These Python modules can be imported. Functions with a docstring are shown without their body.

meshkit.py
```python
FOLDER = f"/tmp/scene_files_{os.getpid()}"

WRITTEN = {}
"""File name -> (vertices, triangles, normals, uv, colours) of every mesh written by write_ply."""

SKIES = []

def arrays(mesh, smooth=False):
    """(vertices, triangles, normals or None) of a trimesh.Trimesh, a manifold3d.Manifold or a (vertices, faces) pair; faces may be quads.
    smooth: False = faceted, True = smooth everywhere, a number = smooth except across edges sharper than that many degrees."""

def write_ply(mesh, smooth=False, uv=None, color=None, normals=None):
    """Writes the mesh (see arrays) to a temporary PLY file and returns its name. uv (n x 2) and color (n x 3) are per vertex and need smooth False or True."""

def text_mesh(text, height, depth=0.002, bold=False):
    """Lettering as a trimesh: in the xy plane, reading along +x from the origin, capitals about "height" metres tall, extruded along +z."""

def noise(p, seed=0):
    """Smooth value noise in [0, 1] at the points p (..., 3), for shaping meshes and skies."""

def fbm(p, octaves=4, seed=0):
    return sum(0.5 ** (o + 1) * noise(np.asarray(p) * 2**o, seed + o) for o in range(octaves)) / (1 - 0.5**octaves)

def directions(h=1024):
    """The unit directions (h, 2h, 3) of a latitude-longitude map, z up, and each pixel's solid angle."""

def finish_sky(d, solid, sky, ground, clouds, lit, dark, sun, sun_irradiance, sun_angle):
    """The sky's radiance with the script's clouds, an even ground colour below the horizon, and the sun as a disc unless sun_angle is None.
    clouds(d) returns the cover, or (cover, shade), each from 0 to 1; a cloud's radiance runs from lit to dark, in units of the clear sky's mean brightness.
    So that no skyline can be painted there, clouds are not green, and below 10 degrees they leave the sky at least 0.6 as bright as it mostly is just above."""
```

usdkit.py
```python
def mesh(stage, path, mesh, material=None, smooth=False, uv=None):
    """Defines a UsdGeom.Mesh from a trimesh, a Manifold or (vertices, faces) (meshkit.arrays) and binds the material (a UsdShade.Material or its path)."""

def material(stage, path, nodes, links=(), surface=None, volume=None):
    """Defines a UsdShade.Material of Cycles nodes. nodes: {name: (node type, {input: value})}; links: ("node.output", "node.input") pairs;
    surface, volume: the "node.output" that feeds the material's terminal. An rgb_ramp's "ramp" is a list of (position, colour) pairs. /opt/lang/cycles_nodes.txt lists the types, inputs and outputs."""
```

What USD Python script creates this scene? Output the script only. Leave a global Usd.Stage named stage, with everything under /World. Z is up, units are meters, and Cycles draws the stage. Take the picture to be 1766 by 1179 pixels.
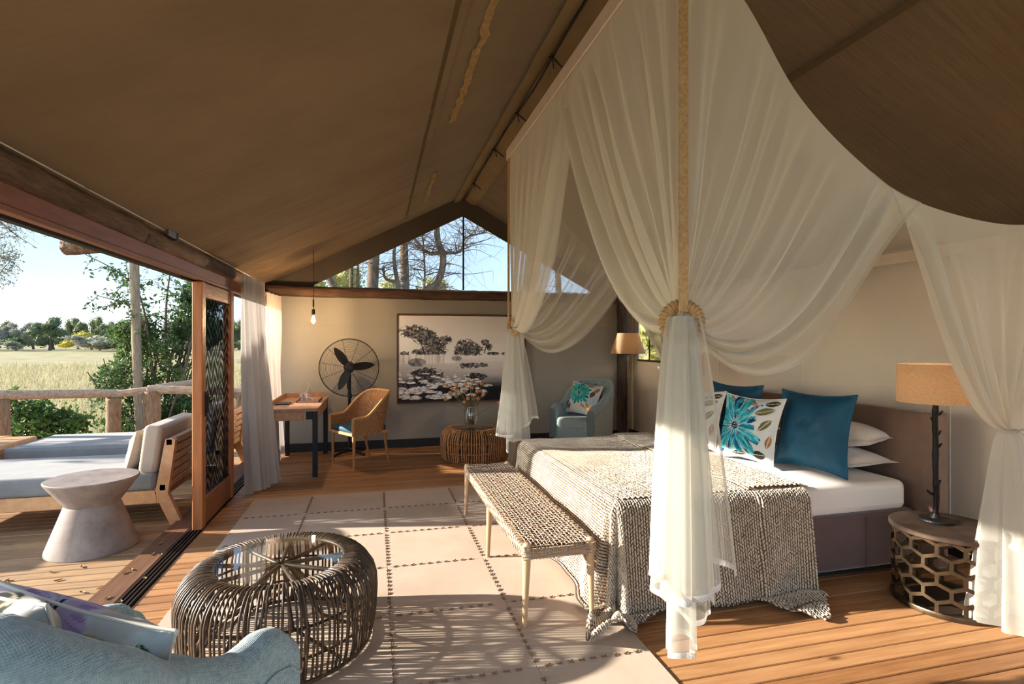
import math, numpy as np, trimesh, usdkit, meshkit
import manifold3d as m3
from shapely.geometry import Polygon, box as sbox, Point
from shapely import affinity
from pxr import Usd, UsdGeom, UsdLux, UsdShade, Gf, Sdf, Vt

stage = Usd.Stage.CreateInMemory()
UsdGeom.Xform.Define(stage, '/World')
RNG = np.random.default_rng(7)
PI = math.pi

# ------------------------------------------------------------------ camera, sky, sun, exposure
FPX = 930.0
YAW = math.degrees(math.atan(235 / FPX))
cam = UsdGeom.Camera.Define(stage, '/World/Camera')
cam.CreateHorizontalApertureAttr(36.0)
cam.CreateFocalLengthAttr(36.0 * FPX / 1766)
cam.CreateClippingRangeAttr((0.05, 5000.0))
cam.AddTranslateOp().Set((0, 0, 1.5))
cam.AddRotateXYZOp().Set((90, 0, -YAW))
cam.CreateExposureAttr(1.65)

SUN_EL, SUN_DIR = 17.5, (1.0, -0.2)
sky_m = usdkit.material(stage, '/World/Looks/sky_air', {
    's': ('sky_texture', {'sky_type': 'multiple_scattering', 'sun_disc': False, 'sun_elevation': math.radians(SUN_EL),
                          'sun_rotation': math.radians(-90 - 11), 'aerosol_density': 1.5}),
    'tc': ('texture_coordinate', {}),
    'mp': ('mapping', {'scale': (1.0, 1.0, 2.6)}),
    'n': ('noise_texture', {'scale': 1.6, 'detail': 6, 'roughness': 0.55}),
    'r': ('rgb_ramp', {'ramp': [(0.0, (0.30,) * 3), (0.42, (0.42,) * 3), (0.62, (0.85,) * 3), (1.0, (0.95,) * 3)]}),
    'mx': ('mix_color', {'b': (2.6, 3.4, 4.4), 'use_clamp': False}),
    'b': ('background_shader', {'strength': 0.082})},
    [('tc.generated', 'mp.vector'), ('mp.vector', 'n.vector'), ('n.fac', 'r.fac'), ('r.color', 'mx.fac'), ('s.color', 'mx.a'), ('mx.result', 'b.color')],
    surface='b.background')
dome = UsdLux.DomeLight.Define(stage, '/World/sky_dome')
dome.CreateIntensityAttr(1.0)
UsdShade.MaterialBindingAPI.Apply(dome.GetPrim()).Bind(sky_m)

def aim(prim, d):
    z = -np.array(d, float); z /= np.linalg.norm(z)
    x = np.cross([0, 0, 1.0], z); x /= np.linalg.norm(x)
    y = np.cross(z, x)
    m = Gf.Matrix4d(*x, 0, *y, 0, *z, 0, 0, 0, 0, 1)
    UsdGeom.Xformable(prim).AddTransformOp().Set(m)
sun = UsdLux.DistantLight.Define(stage, '/World/sun')
sun.CreateNormalizeAttr(True); sun.CreateIntensityAttr(1.3); sun.CreateAngleAttr(0.9); sun.CreateColorAttr((1.0, 0.90, 0.77))
_h = math.hypot(*SUN_DIR)
aim(sun, (SUN_DIR[0] / _h * math.cos(math.radians(SUN_EL)), SUN_DIR[1] / _h * math.cos(math.radians(SUN_EL)), -math.sin(math.radians(SUN_EL))))

# ------------------------------------------------------------------ helpers: names, things, parts
_used = {}
def path_for(parent, name):
    base = (parent or '/World') + '/' + name
    n = _used.get(base, 0); _used[base] = n + 1
    return base if n == 0 else f'{base}_{n:03d}'

def tag(prim, label=None, cat=None, group=None, kind=None):
    for k, v in (('label', label), ('category', cat), ('group', group), ('kind', kind)):
        if v: prim.SetCustomDataByKey(k, v)
    return prim

def thing(name, label=None, cat=None, loc=(0, 0, 0), rz=0.0, group=None, kind=None):
    p = path_for(None, name)
    x = UsdGeom.Xform.Define(stage, p)
    x.AddTranslateOp().Set(Gf.Vec3d(*map(float, loc)))
    if rz: x.AddRotateZOp().Set(float(rz))
    tag(x.GetPrim(), label, cat, group, kind)
    return p

def part(parent, name, mesh, mat, smooth=False, label=None, kind=None, cat=None, group=None, col=None):
    p = path_for(parent, name)
    m = usdkit.mesh(stage, p, mesh, mat, smooth=smooth)
    if col is not None:
        UsdGeom.PrimvarsAPI(m).CreatePrimvar('col', Sdf.ValueTypeNames.Color3fArray, 'vertex').Set(Vt.Vec3fArray.FromNumpy(np.asarray(col, np.float32)))
    tag(m.GetPrim(), label, cat, group, kind)
    return p

def solo(name, mesh, mat, label, cat, smooth=False, group=None, kind=None, col=None):
    return part(None, name, mesh, mat, smooth, label, kind, cat, group, col)

def copy(src, name, label, loc, rz=0, group=None, cat=None):
    p = path_for(None, name)
    x = UsdGeom.Xform.Define(stage, p)
    x.GetPrim().GetReferences().AddInternalReference(src)
    x.GetPrim().SetInstanceable(True)
    x.ClearXformOpOrder()
    x.AddTranslateOp(UsdGeom.XformOp.PrecisionDouble, 'c').Set(Gf.Vec3d(*map(float, loc)))
    if rz: x.AddRotateZOp(UsdGeom.XformOp.PrecisionDouble, 'c').Set(float(rz))
    tag(x.GetPrim(), label, cat, group)
    return p

# ------------------------------------------------------------------ helpers: meshes
def rbox(sx, sy, sz, c=(0, 0, 0), r=0.004):
    r = min(r, sx * .45, sy * .45, sz * .45)
    pts = []
    for a in (-1, 1):
        for b in (-1, 1):
            for d in (-1, 1):
                h = np.array([a * sx / 2, b * sy / 2, d * sz / 2])
                for k in range(3):
                    q = h - r * np.array([a, b, d]); q[k] = h[k]
                    pts.append(q)
    return T(trimesh.convex.convex_hull(np.array(pts)), c)

def T(m, t):
    m = m.copy(); m.apply_translation(t); return m

def R(m, ang, axis=(0, 0, 1), pt=(0, 0, 0)):
    m = m.copy(); m.apply_transform(trimesh.transformations.rotation_matrix(math.radians(ang), axis, pt)); return m

def cat(*ms):
    out = []
    for m in ms: out += m if isinstance(m, list) else [m]
    vs, fs, n = [], [], 0
    for m in out:
        v, f = (m.vertices, m.faces) if hasattr(m, 'vertices') else m
        f = np.asarray(f)
        if f.shape[1] == 4: f = np.vstack([f[:, [0, 1, 2]], f[:, [0, 2, 3]]])
        vs.append(np.asarray(v)); fs.append(f + n); n += len(v)
    return trimesh.Trimesh(np.vstack(vs), np.vstack(fs), process=False)

def spline(pts, n):
    """Catmull-Rom through the points, n samples."""
    p = np.asarray(pts, float)
    p = np.vstack([2 * p[0] - p[1], p, 2 * p[-1] - p[-2]])
    t = np.linspace(0, len(p) - 3 - 1e-9, n); i = t.astype(int); t = (t - i)[:, None]
    a, b, c, d = p[i], p[i + 1], p[i + 2], p[i + 3]
    return .5 * (2 * b + (c - a) * t + (2 * a - 5 * b + 4 * c - d) * t ** 2 + (-a + 3 * b - 3 * c + d) * t ** 3)

def tube(path, r, sides=6, closed=False, flat=1.0, cap=True):
    p = np.asarray(path, float); n = len(p)
    r = np.broadcast_to(np.asarray(r, float), (n,))
    if closed: t = np.roll(p, -1, 0) - np.roll(p, 1, 0)
    else: t = np.gradient(p, axis=0)
    t /= np.maximum(np.linalg.norm(t, axis=1, keepdims=True), 1e-12)
    u = np.cross(t[0], [0, 0, 1.0] if abs(t[0][2]) < .9 else [1.0, 0, 0]); u /= np.linalg.norm(u)
    us = []
    for k in range(n):
        u = u - t[k] * (u @ t[k]); u = u / max(np.linalg.norm(u), 1e-12); us.append(u)
    us = np.array(us); w = np.cross(t, us)
    a = np.arange(sides) * 2 * PI / sides
    v = p[:, None] + r[:, None, None] * (np.cos(a)[None, :, None] * us[:, None] + flat * np.sin(a)[None, :, None] * w[:, None])
    v = v.reshape(-1, 3)
    i, j = np.meshgrid(np.arange(n if closed else n - 1), np.arange(sides), indexing='ij')
    i2, j2 = (i + 1) % n, (j + 1) % sides
    q = np.stack([i * sides + j, i * sides + j2, i2 * sides + j2, i2 * sides + j], -1).reshape(-1, 4)
    f = np.vstack([q[:, [0, 2, 1]], q[:, [0, 3, 2]]])
    if not closed and cap:
        k = np.arange(1, sides - 1); z = np.zeros_like(k)
        f = np.vstack([f, np.stack([z, k, k + 1], 1), np.stack([z, k + 1, k], 1) + (n - 1) * sides])
    m = trimesh.Trimesh(v, f, process=False)
    return m

def lathe(profile, n=40, closed=False):
    p = np.asarray(profile, float)
    a = np.arange(n) * 2 * PI / n
    v = np.stack([p[:, None, 0] * np.cos(a), p[:, None, 0] * np.sin(a), np.repeat(p[:, None, 1], n, 1)], -1).reshape(-1, 3)
    i, j = np.meshgrid(np.arange(len(p) - 1), np.arange(n), indexing='ij'); j2 = (j + 1) % n
    q = np.stack([i * n + j, i * n + j2, (i + 1) * n + j2, (i + 1) * n + j], -1).reshape(-1, 4)
    return trimesh.Trimesh(v, np.vstack([q[:, [0, 1, 2]], q[:, [0, 2, 3]]]), process=False)

def grid(P, wrap=False, flip=False):
    """P: (n, m, 3) points to a sheet; wrap joins the last column to the first."""
    n, m = P.shape[:2]
    i, j = np.meshgrid(np.arange(n - 1), np.arange(m if wrap else m - 1), indexing='ij'); j2 = (j + 1) % m
    q = np.stack([i * m + j, i * m + j2, (i + 1) * m + j2, (i + 1) * m + j], -1).reshape(-1, 4)
    if flip: q = q[:, ::-1]
    return trimesh.Trimesh(P.reshape(-1, 3), np.vstack([q[:, [0, 1, 2]], q[:, [0, 2, 3]]]), process=False)

def slab(P, th):
    """a sheet of points made a thin solid along +z."""
    n, m = P.shape[:2]
    a, b = grid(P, flip=True), grid(P + np.array([0, 0, th]))
    e = [(0 * m + np.arange(m)), (np.arange(n) * m + m - 1), ((n - 1) * m + np.arange(m))[::-1], (np.arange(n) * m)[::-1]]
    e = np.concatenate([x[:-1] for x in e]); e2 = np.roll(e, -1); N = n * m
    side = np.vstack([np.stack([e, e2, e2 + N], 1), np.stack([e, e2 + N, e + N], 1)])
    return trimesh.Trimesh(np.vstack([a.vertices, b.vertices]), np.vstack([a.faces, b.faces + N, side[:, ::-1]]), process=False)

def extrude(poly, h):
    return trimesh.creation.extrude_polygon(poly, h, engine='earcut')

def plate(poly, th, plane, at):
    """A shapely polygon with thickness th; plane 'xz' at y=at or 'yz' at x=at."""
    m = extrude(poly, th); v = m.vertices
    if plane == 'xz': v = np.stack([v[:, 0], at + v[:, 2], v[:, 1]], 1); f = m.faces[:, ::-1]
    else: v = np.stack([at + v[:, 2], v[:, 0], v[:, 1]], 1); f = m.faces
    return trimesh.Trimesh(v, f, process=False)

def pillow(w, h, t, n=34, ear=0.07, p=2.4, seed=0, wr=0.005, flange=0.0):
    """Cushion standing in the xz plane, front towards -y. Returns mesh, u, v, front flag for each vertex."""
    a = np.sin(np.linspace(-1, 1, n) * PI / 2) * .35 + np.linspace(-1, 1, n) * .65
    U, V = np.meshgrid(a, a, indexing='ij')
    X = U * w / 2 * (1 - ear * (1 - V ** 2)); Z = V * h / 2 * (1 - ear * (1 - U ** 2))
    s = 1 + flange
    D = np.clip(1 - np.abs(U * s) ** p, 0, 1) ** .62 * np.clip(1 - np.abs(V * s) ** p, 0, 1) ** .62
    nz = meshkit.fbm(np.stack([U * 2.2 + seed * 3.1, V * 2.2, U * 0 + seed], -1), 3, seed) - .5
    wrk = meshkit.noise(np.stack([U * 5 + 2 * V, V * 3 + seed, U * 0], -1), seed + 5) - .5
    Y = t / 2 * D * (1 + .35 * nz) + wr * wrk * (D > .05) * (1 - D) * 2.5
    F = np.stack([X, -Y - .002, Z], -1); B = np.stack([X, Y * .9 + .002, Z], -1)
    g1, g2 = grid(F), grid(B, flip=True)
    N = n * n
    e = np.concatenate([np.arange(n)[:-1] * n, (n - 1) * n + np.arange(n)[:-1], (np.arange(n)[::-1] * n + n - 1)[:-1], np.arange(n)[::-1][:-1]])
    e2 = np.roll(e, -1)
    side = np.vstack([np.stack([e, e2, e2 + N], 1), np.stack([e, e2 + N, e + N], 1)])
    m = trimesh.Trimesh(np.vstack([g1.vertices, g2.vertices]), np.vstack([g1.faces[:, ::-1], g2.faces[:, ::-1] + N, side]), process=False)
    front = np.r_[np.ones(N, bool), np.zeros(N, bool)]
    edge = np.stack([np.r_[X[0], X[1:, -1], X[-1, ::-1][1:], X[::-1, 0][1:-1]], np.zeros(4 * n - 4), np.r_[Z[0], Z[1:, -1], Z[-1, ::-1][1:], Z[::-1, 0][1:-1]]], 1)
    return m, np.r_[U.ravel(), U.ravel()], np.r_[V.ravel(), V.ravel()], front, edge

def place(m, loc, rz=0, tilt=0, roll=0):
    m = R(m, roll, (0, 1, 0)); m = R(m, tilt, (1, 0, 0)); m = R(m, rz); return T(m, loc)

# ------------------------------------------------------------------ helpers: materials
_mats = {}
def M(name, col, rough=.6, col2=None, vs=6.0, stretch=(1, 1, 1), bump=0.0, bs=60.0, bstretch=(1, 1, 1), metal=0.0, spec=.4, sheen=0.0, rand=0.0, detail=4, ramp=(.35, .65), transl=0.0, knots=0.0, weave=0.0, weave_scale=300.0, bdist=.01, coat=0.0):
    if name in _mats: return _mats[name]
    N = {'p': ('principled_bsdf', {'roughness': rough, 'metallic': metal, 'specular_ior_level': spec, 'base_color': col, 'sheen_weight': sheen, 'coat_weight': coat}), 'tc': ('texture_coordinate', {})}
    L = []; c = None
    if col2 is not None:
        N['mp'] = ('mapping', {'scale': stretch}); N['n'] = ('noise_texture', {'scale': vs, 'detail': detail, 'roughness': .6})
        N['r'] = ('rgb_ramp', {'ramp': [(ramp[0], col), (ramp[1], col2)]})
        L += [('tc.object', 'mp.vector'), ('mp.vector', 'n.vector'), ('n.fac', 'r.fac')]; c = 'r.color'
        if rand:
            N['oi'] = ('object_info', {}); N['va'] = ('vector_math', {'math_type': 'scale', 'vector1': (37.0, 91.0, 53.0)}); N['ad'] = ('vector_math', {'math_type': 'add'})
            L += [('oi.random', 'va.scale'), ('tc.object', 'ad.vector1'), ('va.vector', 'ad.vector2')]
            L[[k for k, x in enumerate(L) if x[1] == 'mp.vector'][0]] = ('ad.vector', 'mp.vector')
    if rand:
        N.setdefault('oi', ('object_info', {}))
        N['mr'] = ('map_range', {'to_min': 1 - rand, 'to_max': 1 + rand}); N['hs'] = ('hsv', {'color': col})
        L += [('oi.random', 'mr.value'), ('mr.result', 'hs.value')] + ([(c, 'hs.color')] if c else []); c = 'hs.color'
    if knots:
        N['km'] = ('mapping', {'scale': (1.0, 2.6, 1.0)}); N['kv'] = ('voronoi_texture', {'scale': knots, 'feature': 'f1'}); N['kr'] = ('rgb_ramp', {'ramp': [(0.0, (.16, .12, .10)), (.045, (.30, .24, .20)), (.10, (.86, .84, .82)), (.16, (1, 1, 1))]}); N['kx'] = ('mix', {'mix_type': 'multiply', 'fac': .85})
        L += [('ad.vector' if rand and col2 is not None else 'tc.object', 'km.vector'), ('km.vector', 'kv.vector'), ('kv.distance', 'kr.fac'), (c, 'kx.color1'), ('kr.color', 'kx.color2')]; c = 'kx.color'
    if c: L.append((c, 'p.base_color'))
    if bump:
        N['mb'] = ('mapping', {'scale': bstretch}); N['nb'] = ('noise_texture', {'scale': bs, 'detail': 3}); N['bp'] = ('bump', {'strength': bump, 'distance': bdist})
        L += [('tc.object', 'mb.vector'), ('mb.vector', 'nb.vector'), ('nb.fac', 'bp.height'), ('bp.normal', 'p.normal')]
    if weave:
        for k, ax in (('w1', 'x'), ('w2', 'y'), ('w3', 'z')):
            N[k] = ('wave_texture', {'wave_type': 'bands', 'bands_direction': ax, 'scale': weave_scale / 20, 'distortion': 1.2, 'detail': 1, 'detail_scale': 2.0})
            L.append(('tc.object', k + '.vector'))
        N['a1'] = ('math', {'math_type': 'add'}); N['a2'] = ('math', {'math_type': 'add'}); N['bw'] = ('bump', {'strength': weave, 'distance': .004})
        L += [('w1.fac', 'a1.value1'), ('w2.fac', 'a1.value2'), ('a1.value', 'a2.value1'), ('w3.fac', 'a2.value2'), ('a2.value', 'bw.height'), ('bw.normal', 'p.normal')]
        if bump: L.append(('bp.normal', 'bw.normal')); L = [x for x in L if x != ('bp.normal', 'p.normal')]
    surf = 'p.BSDF'
    if transl:
        N['t'] = ('translucent_bsdf', {'color': col}); N['mx'] = ('mix_closure', {'fac': transl})
        L += [('p.BSDF', 'mx.closure1'), ('t.BSDF', 'mx.closure2')] + ([(c, 't.color')] if c else []); surf = 'mx.closure'
    _mats[name] = usdkit.material(stage, '/World/Looks/' + name, N, L, surface=surf)
    return _mats[name]

def glow(name, col, strength):
    if name not in _mats:
        _mats[name] = usdkit.material(stage, '/World/Looks/' + name, {'e': ('emission', {'color': col, 'strength': strength})}, [], surface='e.emission')
    return _mats[name]

def painted(name, rough=.7, sheen=0.0, bump=0.0):
    if name not in _mats:
        N = {'a': ('attribute', {'attribute': 'col'}), 'p': ('principled_bsdf', {'roughness': rough, 'specular_ior_level': .25, 'sheen_weight': sheen})}
        _mats[name] = usdkit.material(stage, '/World/Looks/' + name, N, [('a.color', 'p.base_color')], surface='p.BSDF')
    return _mats[name]

def pane_mat(name, tint=(1, 1, 1), rough=0.0, ior=1.45, gl=(1, 1, 1)):
    if name not in _mats:
        _mats[name] = usdkit.material(stage, '/World/Looks/' + name, {'t': ('transparent_bsdf', {'color': tint}), 'g': ('glossy_bsdf', {'roughness': rough, 'color': gl}), 'f': ('layer_weight', {'blend': .5}), 'pw': ('math', {'math_type': 'power', 'value2': 4.0}), 'mr': ('map_range', {'to_min': (ior - 1) ** 2 / (ior + 1) ** 2, 'to_max': .75}), 'm': ('mix_closure', {})},
            [('f.facing', 'pw.value1'), ('pw.value', 'mr.value'), ('mr.result', 'm.fac'), ('t.BSDF', 'm.closure1'), ('g.BSDF', 'm.closure2')], surface='m.closure')
    return _mats[name]

def net_mat(name, col, base, grazing, transl=.5):
    """Sheer mesh cloth: threads cover more of what is behind the more it is seen edge-on."""
    if name not in _mats:
        _mats[name] = usdkit.material(stage, '/World/Looks/' + name, {
            'd': ('diffuse_bsdf', {'color': col}), 't': ('translucent_bsdf', {'color': col}), 'x': ('mix_closure', {'fac': transl}),
            'o': ('transparent_bsdf', {}), 'lw': ('layer_weight', {'blend': .5}), 'mr': ('map_range', {'to_min': base, 'to_max': grazing}), 'm': ('mix_closure', {})},
            [('d.BSDF', 'x.closure1'), ('t.BSDF', 'x.closure2'), ('lw.facing', 'mr.value'), ('mr.result', 'm.fac'), ('o.BSDF', 'm.closure1'), ('x.closure', 'm.closure2')], surface='m.closure')
    return _mats[name]

def wood(name, a, b, grain=(1, 12, 12), rough=.55, rand=.12, vs=3.0, bump=.15, knots=0.0):
    return M(name, a, rough, b, vs=vs, stretch=grain, rand=rand, bump=bump, bs=vs * 3, bstretch=grain, bdist=.004, detail=6, ramp=(.3, .7), knots=knots)
def C(r, g, b):
    return tuple(((x / 255) / 12.92 if x / 255 < .04045 else ((x / 255 + .055) / 1.055) ** 2.4) for x in (r, g, b))

# ------------------------------------------------------------------ the setting: floor, walls, roof
YB, XR, YF = 7.85, 3.95, -1.2
RX, RZ = 1.25, 3.64
def roof_z(x): return RZ - (.50 * (RX - x) if x < RX else .545 * (x - RX))

m_floor = [wood('pine_floor_' + 'abc'[k], C(*a), C(*b), rand=.13, knots=2.2) for k, (a, b) in enumerate((((156, 106, 64), (186, 138, 90)), ((140, 94, 56), (172, 124, 80)), ((166, 118, 76), (194, 148, 102))))]
m_under = M('dark_subfloor', (.012, .009, .007), .9)
fl = thing('floor', kind='structure')
y = YF; k = 0
while y < YB - .02:
    w = .098
    part(fl, 'plank', rbox(XR + 1.34, w - .006, .03, ((XR - 1.34) / 2, y + w / 2, -.015), .004), m_floor[int(RNG.integers(3))])
    y += w; k += 1
part(fl, 'subfloor', rbox(XR + 1.34, YB - YF, .02, ((XR - 1.34) / 2, (YB + YF) / 2, -.05), .001), m_under)

m_deck = [wood('deck_board_' + 'ab'[k], C(*a), C(*b), rand=.12, rough=.7, knots=2.4) for k, (a, b) in enumerate((((150, 118, 84), (186, 152, 112)), ((138, 106, 76), (174, 142, 104))))]
dk = thing('deck', kind='structure')
y = -1.2
while y < 8.35:
    part(dk, 'plank', rbox(3.2, .099, .03, (-1.62 - 1.6, y + .05, -.035), .005), m_deck[int(RNG.integers(2))])
    y += .106
part(dk, 'joist', rbox(3.1, 9.4, .05, (-3.2, 3.6, -.085), .01), m_under)
m_sill = wood('brown_sill', C(96, 66, 46), C(128, 90, 62), grain=(12, 1, 12))
m_trackm = M('track_bronze', C(58, 46, 42), .45, metal=.4)
sl = thing('trim_1', kind='structure')
part(sl, 'sill_board', rbox(.17, 7.2, .05, (-1.535, 4.1, -.018), .006), m_sill)
for k in range(4):
    part(sl, 'track_rail', rbox(.012, 7.2, .022, (-1.435 + k * .026, 4.1, .0), .002), m_trackm)
part(sl, 'track_bed', rbox(.11, 7.2, .02, (-1.395, 4.1, -.02), .002), m_trackm)

# canvas
m_canvas = M('roof_canvas', C(106, 87, 64), .85, C(115, 95, 71), vs=1.5, bump=.7, bs=26, bstretch=(.12, 1, .12), transl=.03, spec=.1, bdist=.02)
m_canvas2 = M('ridge_canvas', C(120, 100, 72), .85, C(130, 110, 82), vs=2, bump=.3, bs=30, bstretch=(1, .3, 1), spec=.1)
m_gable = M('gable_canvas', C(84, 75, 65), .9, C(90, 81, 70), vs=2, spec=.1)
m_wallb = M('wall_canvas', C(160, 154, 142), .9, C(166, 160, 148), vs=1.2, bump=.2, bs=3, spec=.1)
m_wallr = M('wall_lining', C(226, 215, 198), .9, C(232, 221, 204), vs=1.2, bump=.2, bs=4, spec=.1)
m_seam = M('seam_tape', C(92, 77, 56), .9, spec=.1)
m_pale_strip = M('pale_strip_canvas', C(168, 138, 94), .8, spec=.1, col2=C(140, 114, 76), vs=30)
m_cord = M('black_cord', (.012, .011, .01), .7)

def roof_panel(xa, xb, y0, y1, seed):
    ny, nx = 330, 36
    s = np.linspace(0, 1, nx); yy = np.linspace(y0, y1, ny)
    Yg, S = np.meshgrid(yy, s, indexing='ij')
    X = xa + (xb - xa) * S; Z = np.vectorize(roof_z)(X)
    far = np.clip((Yg - 2.0) / 5.0, .15, 1)
    rp = meshkit.noise(np.stack([Yg * 7 + .6 * S, S * 1.2, Yg * 0 + seed], -1), seed) * .6 + meshkit.noise(np.stack([Yg * 17 + 1.5 * S, S * 1.6, Yg * 0], -1), seed + 3) * .4 - .5
    Z = Z - .025 * np.sin(PI * S) + .06 * far * rp * np.sin(PI * np.clip(S, .03, 1)) ** .4
    return np.stack([X, Yg, Z], -1)
ce = thing('ceiling', kind='structure')
PL, PR = roof_panel(RX, -1.66, YF, YB + .1, 2), roof_panel(RX, XR + .1, YF, YB + .1, 9)
part(ce, 'roof_panel', grid(PL, flip=True), m_canvas, True, label='left slope of the canvas roof')
part(ce, 'roof_panel', grid(PR), m_canvas, True, label='right slope of the canvas roof')
def on_left(x, y, dz):
    S = (x - RX) / (-1.66 - RX); i = np.clip((y - YF) / (YB + .1 - YF) * 329, 0, 329); j = np.clip(S * 35, 0, 35)
    return PL[int(round(i)), int(round(j))] + [0, 0, dz]
def strip(x, y0, y1, w, dz, wob=0.0, seed=0):
    ys = np.linspace(y0, y1, 60); P = []
    for q, yv in enumerate(ys):
        o = wob * (meshkit.noise(np.array([[q * .35, seed, 0.]]), seed)[0] - .5)
        a, b = on_left(x - w / 2 + o, yv, 0), on_left(x + w / 2 + o, yv, 0); c = (a + b) / 2
        z = c[2] + dz
        P.append([[x - w / 2 + o, yv, z - .50 * w / 2], [x + w / 2 + o, yv, z + .50 * w / 2]])
    return grid(np.array(P))
part(ce, 'seam', strip(.40, 2.2, 7.6, .03, -.012), m_seam)
part(ce, 'seam', strip(.47, 2.2, 7.6, .008, -.014), m_seam)
def rstrip(x, y0, y1, w, dz):
    q = np.linspace(y0, y1, 40); return grid(np.array([[[x - w / 2, v, roof_z(x) + dz + .27 * w], [x + w / 2, v, roof_z(x) + dz - .27 * w]] for v in q]), flip=True)
part(ce, 'seam', rstrip(2.31, YF, YB, .03, -.055), m_seam)
part(ce, 'tape_strip', strip(.61, 2.6, 4.35, .055, -.02, .03, 1), m_pale_strip, label='pale strip on the left slope')  # narrow strips, paler than the canvas around them
part(ce, 'tape_strip', strip(.61, 5.7, 7.0, .045, -.02, .02, 4), m_pale_strip)
ys = np.linspace(YF, YB, 200)
for sgn in (-1, 1):
    P = []
    for yv in ys:
        o = .02 * (meshkit.noise(np.array([[yv * 3, sgn, 0.]]), 3)[0] - .5)
        pr = []
        for q in np.linspace(0, 1, 7):
            w = (.15 if sgn < 0 else .19) + o
            bul = .035 * math.sin(PI * min(1, q * 1.02)) * (1 + .3 * math.sin(yv * 8.5))
            pr.append([RX + sgn * w * q, yv, RZ - .53 * w * q - .03 - bul])
        P.append(pr)
    part(ce, 'ridge_band', grid(np.array(P), flip=sgn < 0), m_canvas2, True)
rp = np.stack([RX + .012 * np.sin(ys * 1.9), ys, RZ - .052 + .006 * np.sin(ys * 4)], 1)
part(ce, 'ridge_cord', tube(rp, .007, 6), m_cord)
for yv in (2.9, 3.75, 4.75, 5.7, 7.0):
    part(ce, 'tie', cat(tube([(RX - .06, yv - .03, RZ - .08), (RX, yv, RZ - .06), (RX + .10, yv + .02, RZ - .125)], .006, 5), tube([(RX, yv, RZ - .06), (RX + .03, yv + .05, RZ - .115)], .005, 5), T(trimesh.creation.icosphere(1, .013), (RX, yv, RZ - .062))), m_cord)

wb = thing('wall_back', kind='structure')
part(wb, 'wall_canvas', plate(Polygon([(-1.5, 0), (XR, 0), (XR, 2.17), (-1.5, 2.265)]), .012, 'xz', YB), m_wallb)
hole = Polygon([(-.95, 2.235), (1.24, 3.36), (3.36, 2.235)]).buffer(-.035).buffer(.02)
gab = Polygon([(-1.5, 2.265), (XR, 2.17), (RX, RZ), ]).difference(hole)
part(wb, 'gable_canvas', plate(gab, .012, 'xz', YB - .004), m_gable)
part(wb, 'seam', rbox(5.4, .006, .008, (1.22, YB - .004, 1.72), .001), m_wallb)
win = thing('window_1', kind='structure')
part(win, 'clear_pane', plate(hole.buffer(.01), .003, 'xz', YB + .003), pane_mat('clear_vinyl', (.97, .98, .99), .02, 1.25), label='clear vinyl pane in the gable')
part(win, 'zip_strip', rbox(.025, .01, 1.08, (1.245, YB - .008, 2.80), .003), m_cord)
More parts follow.
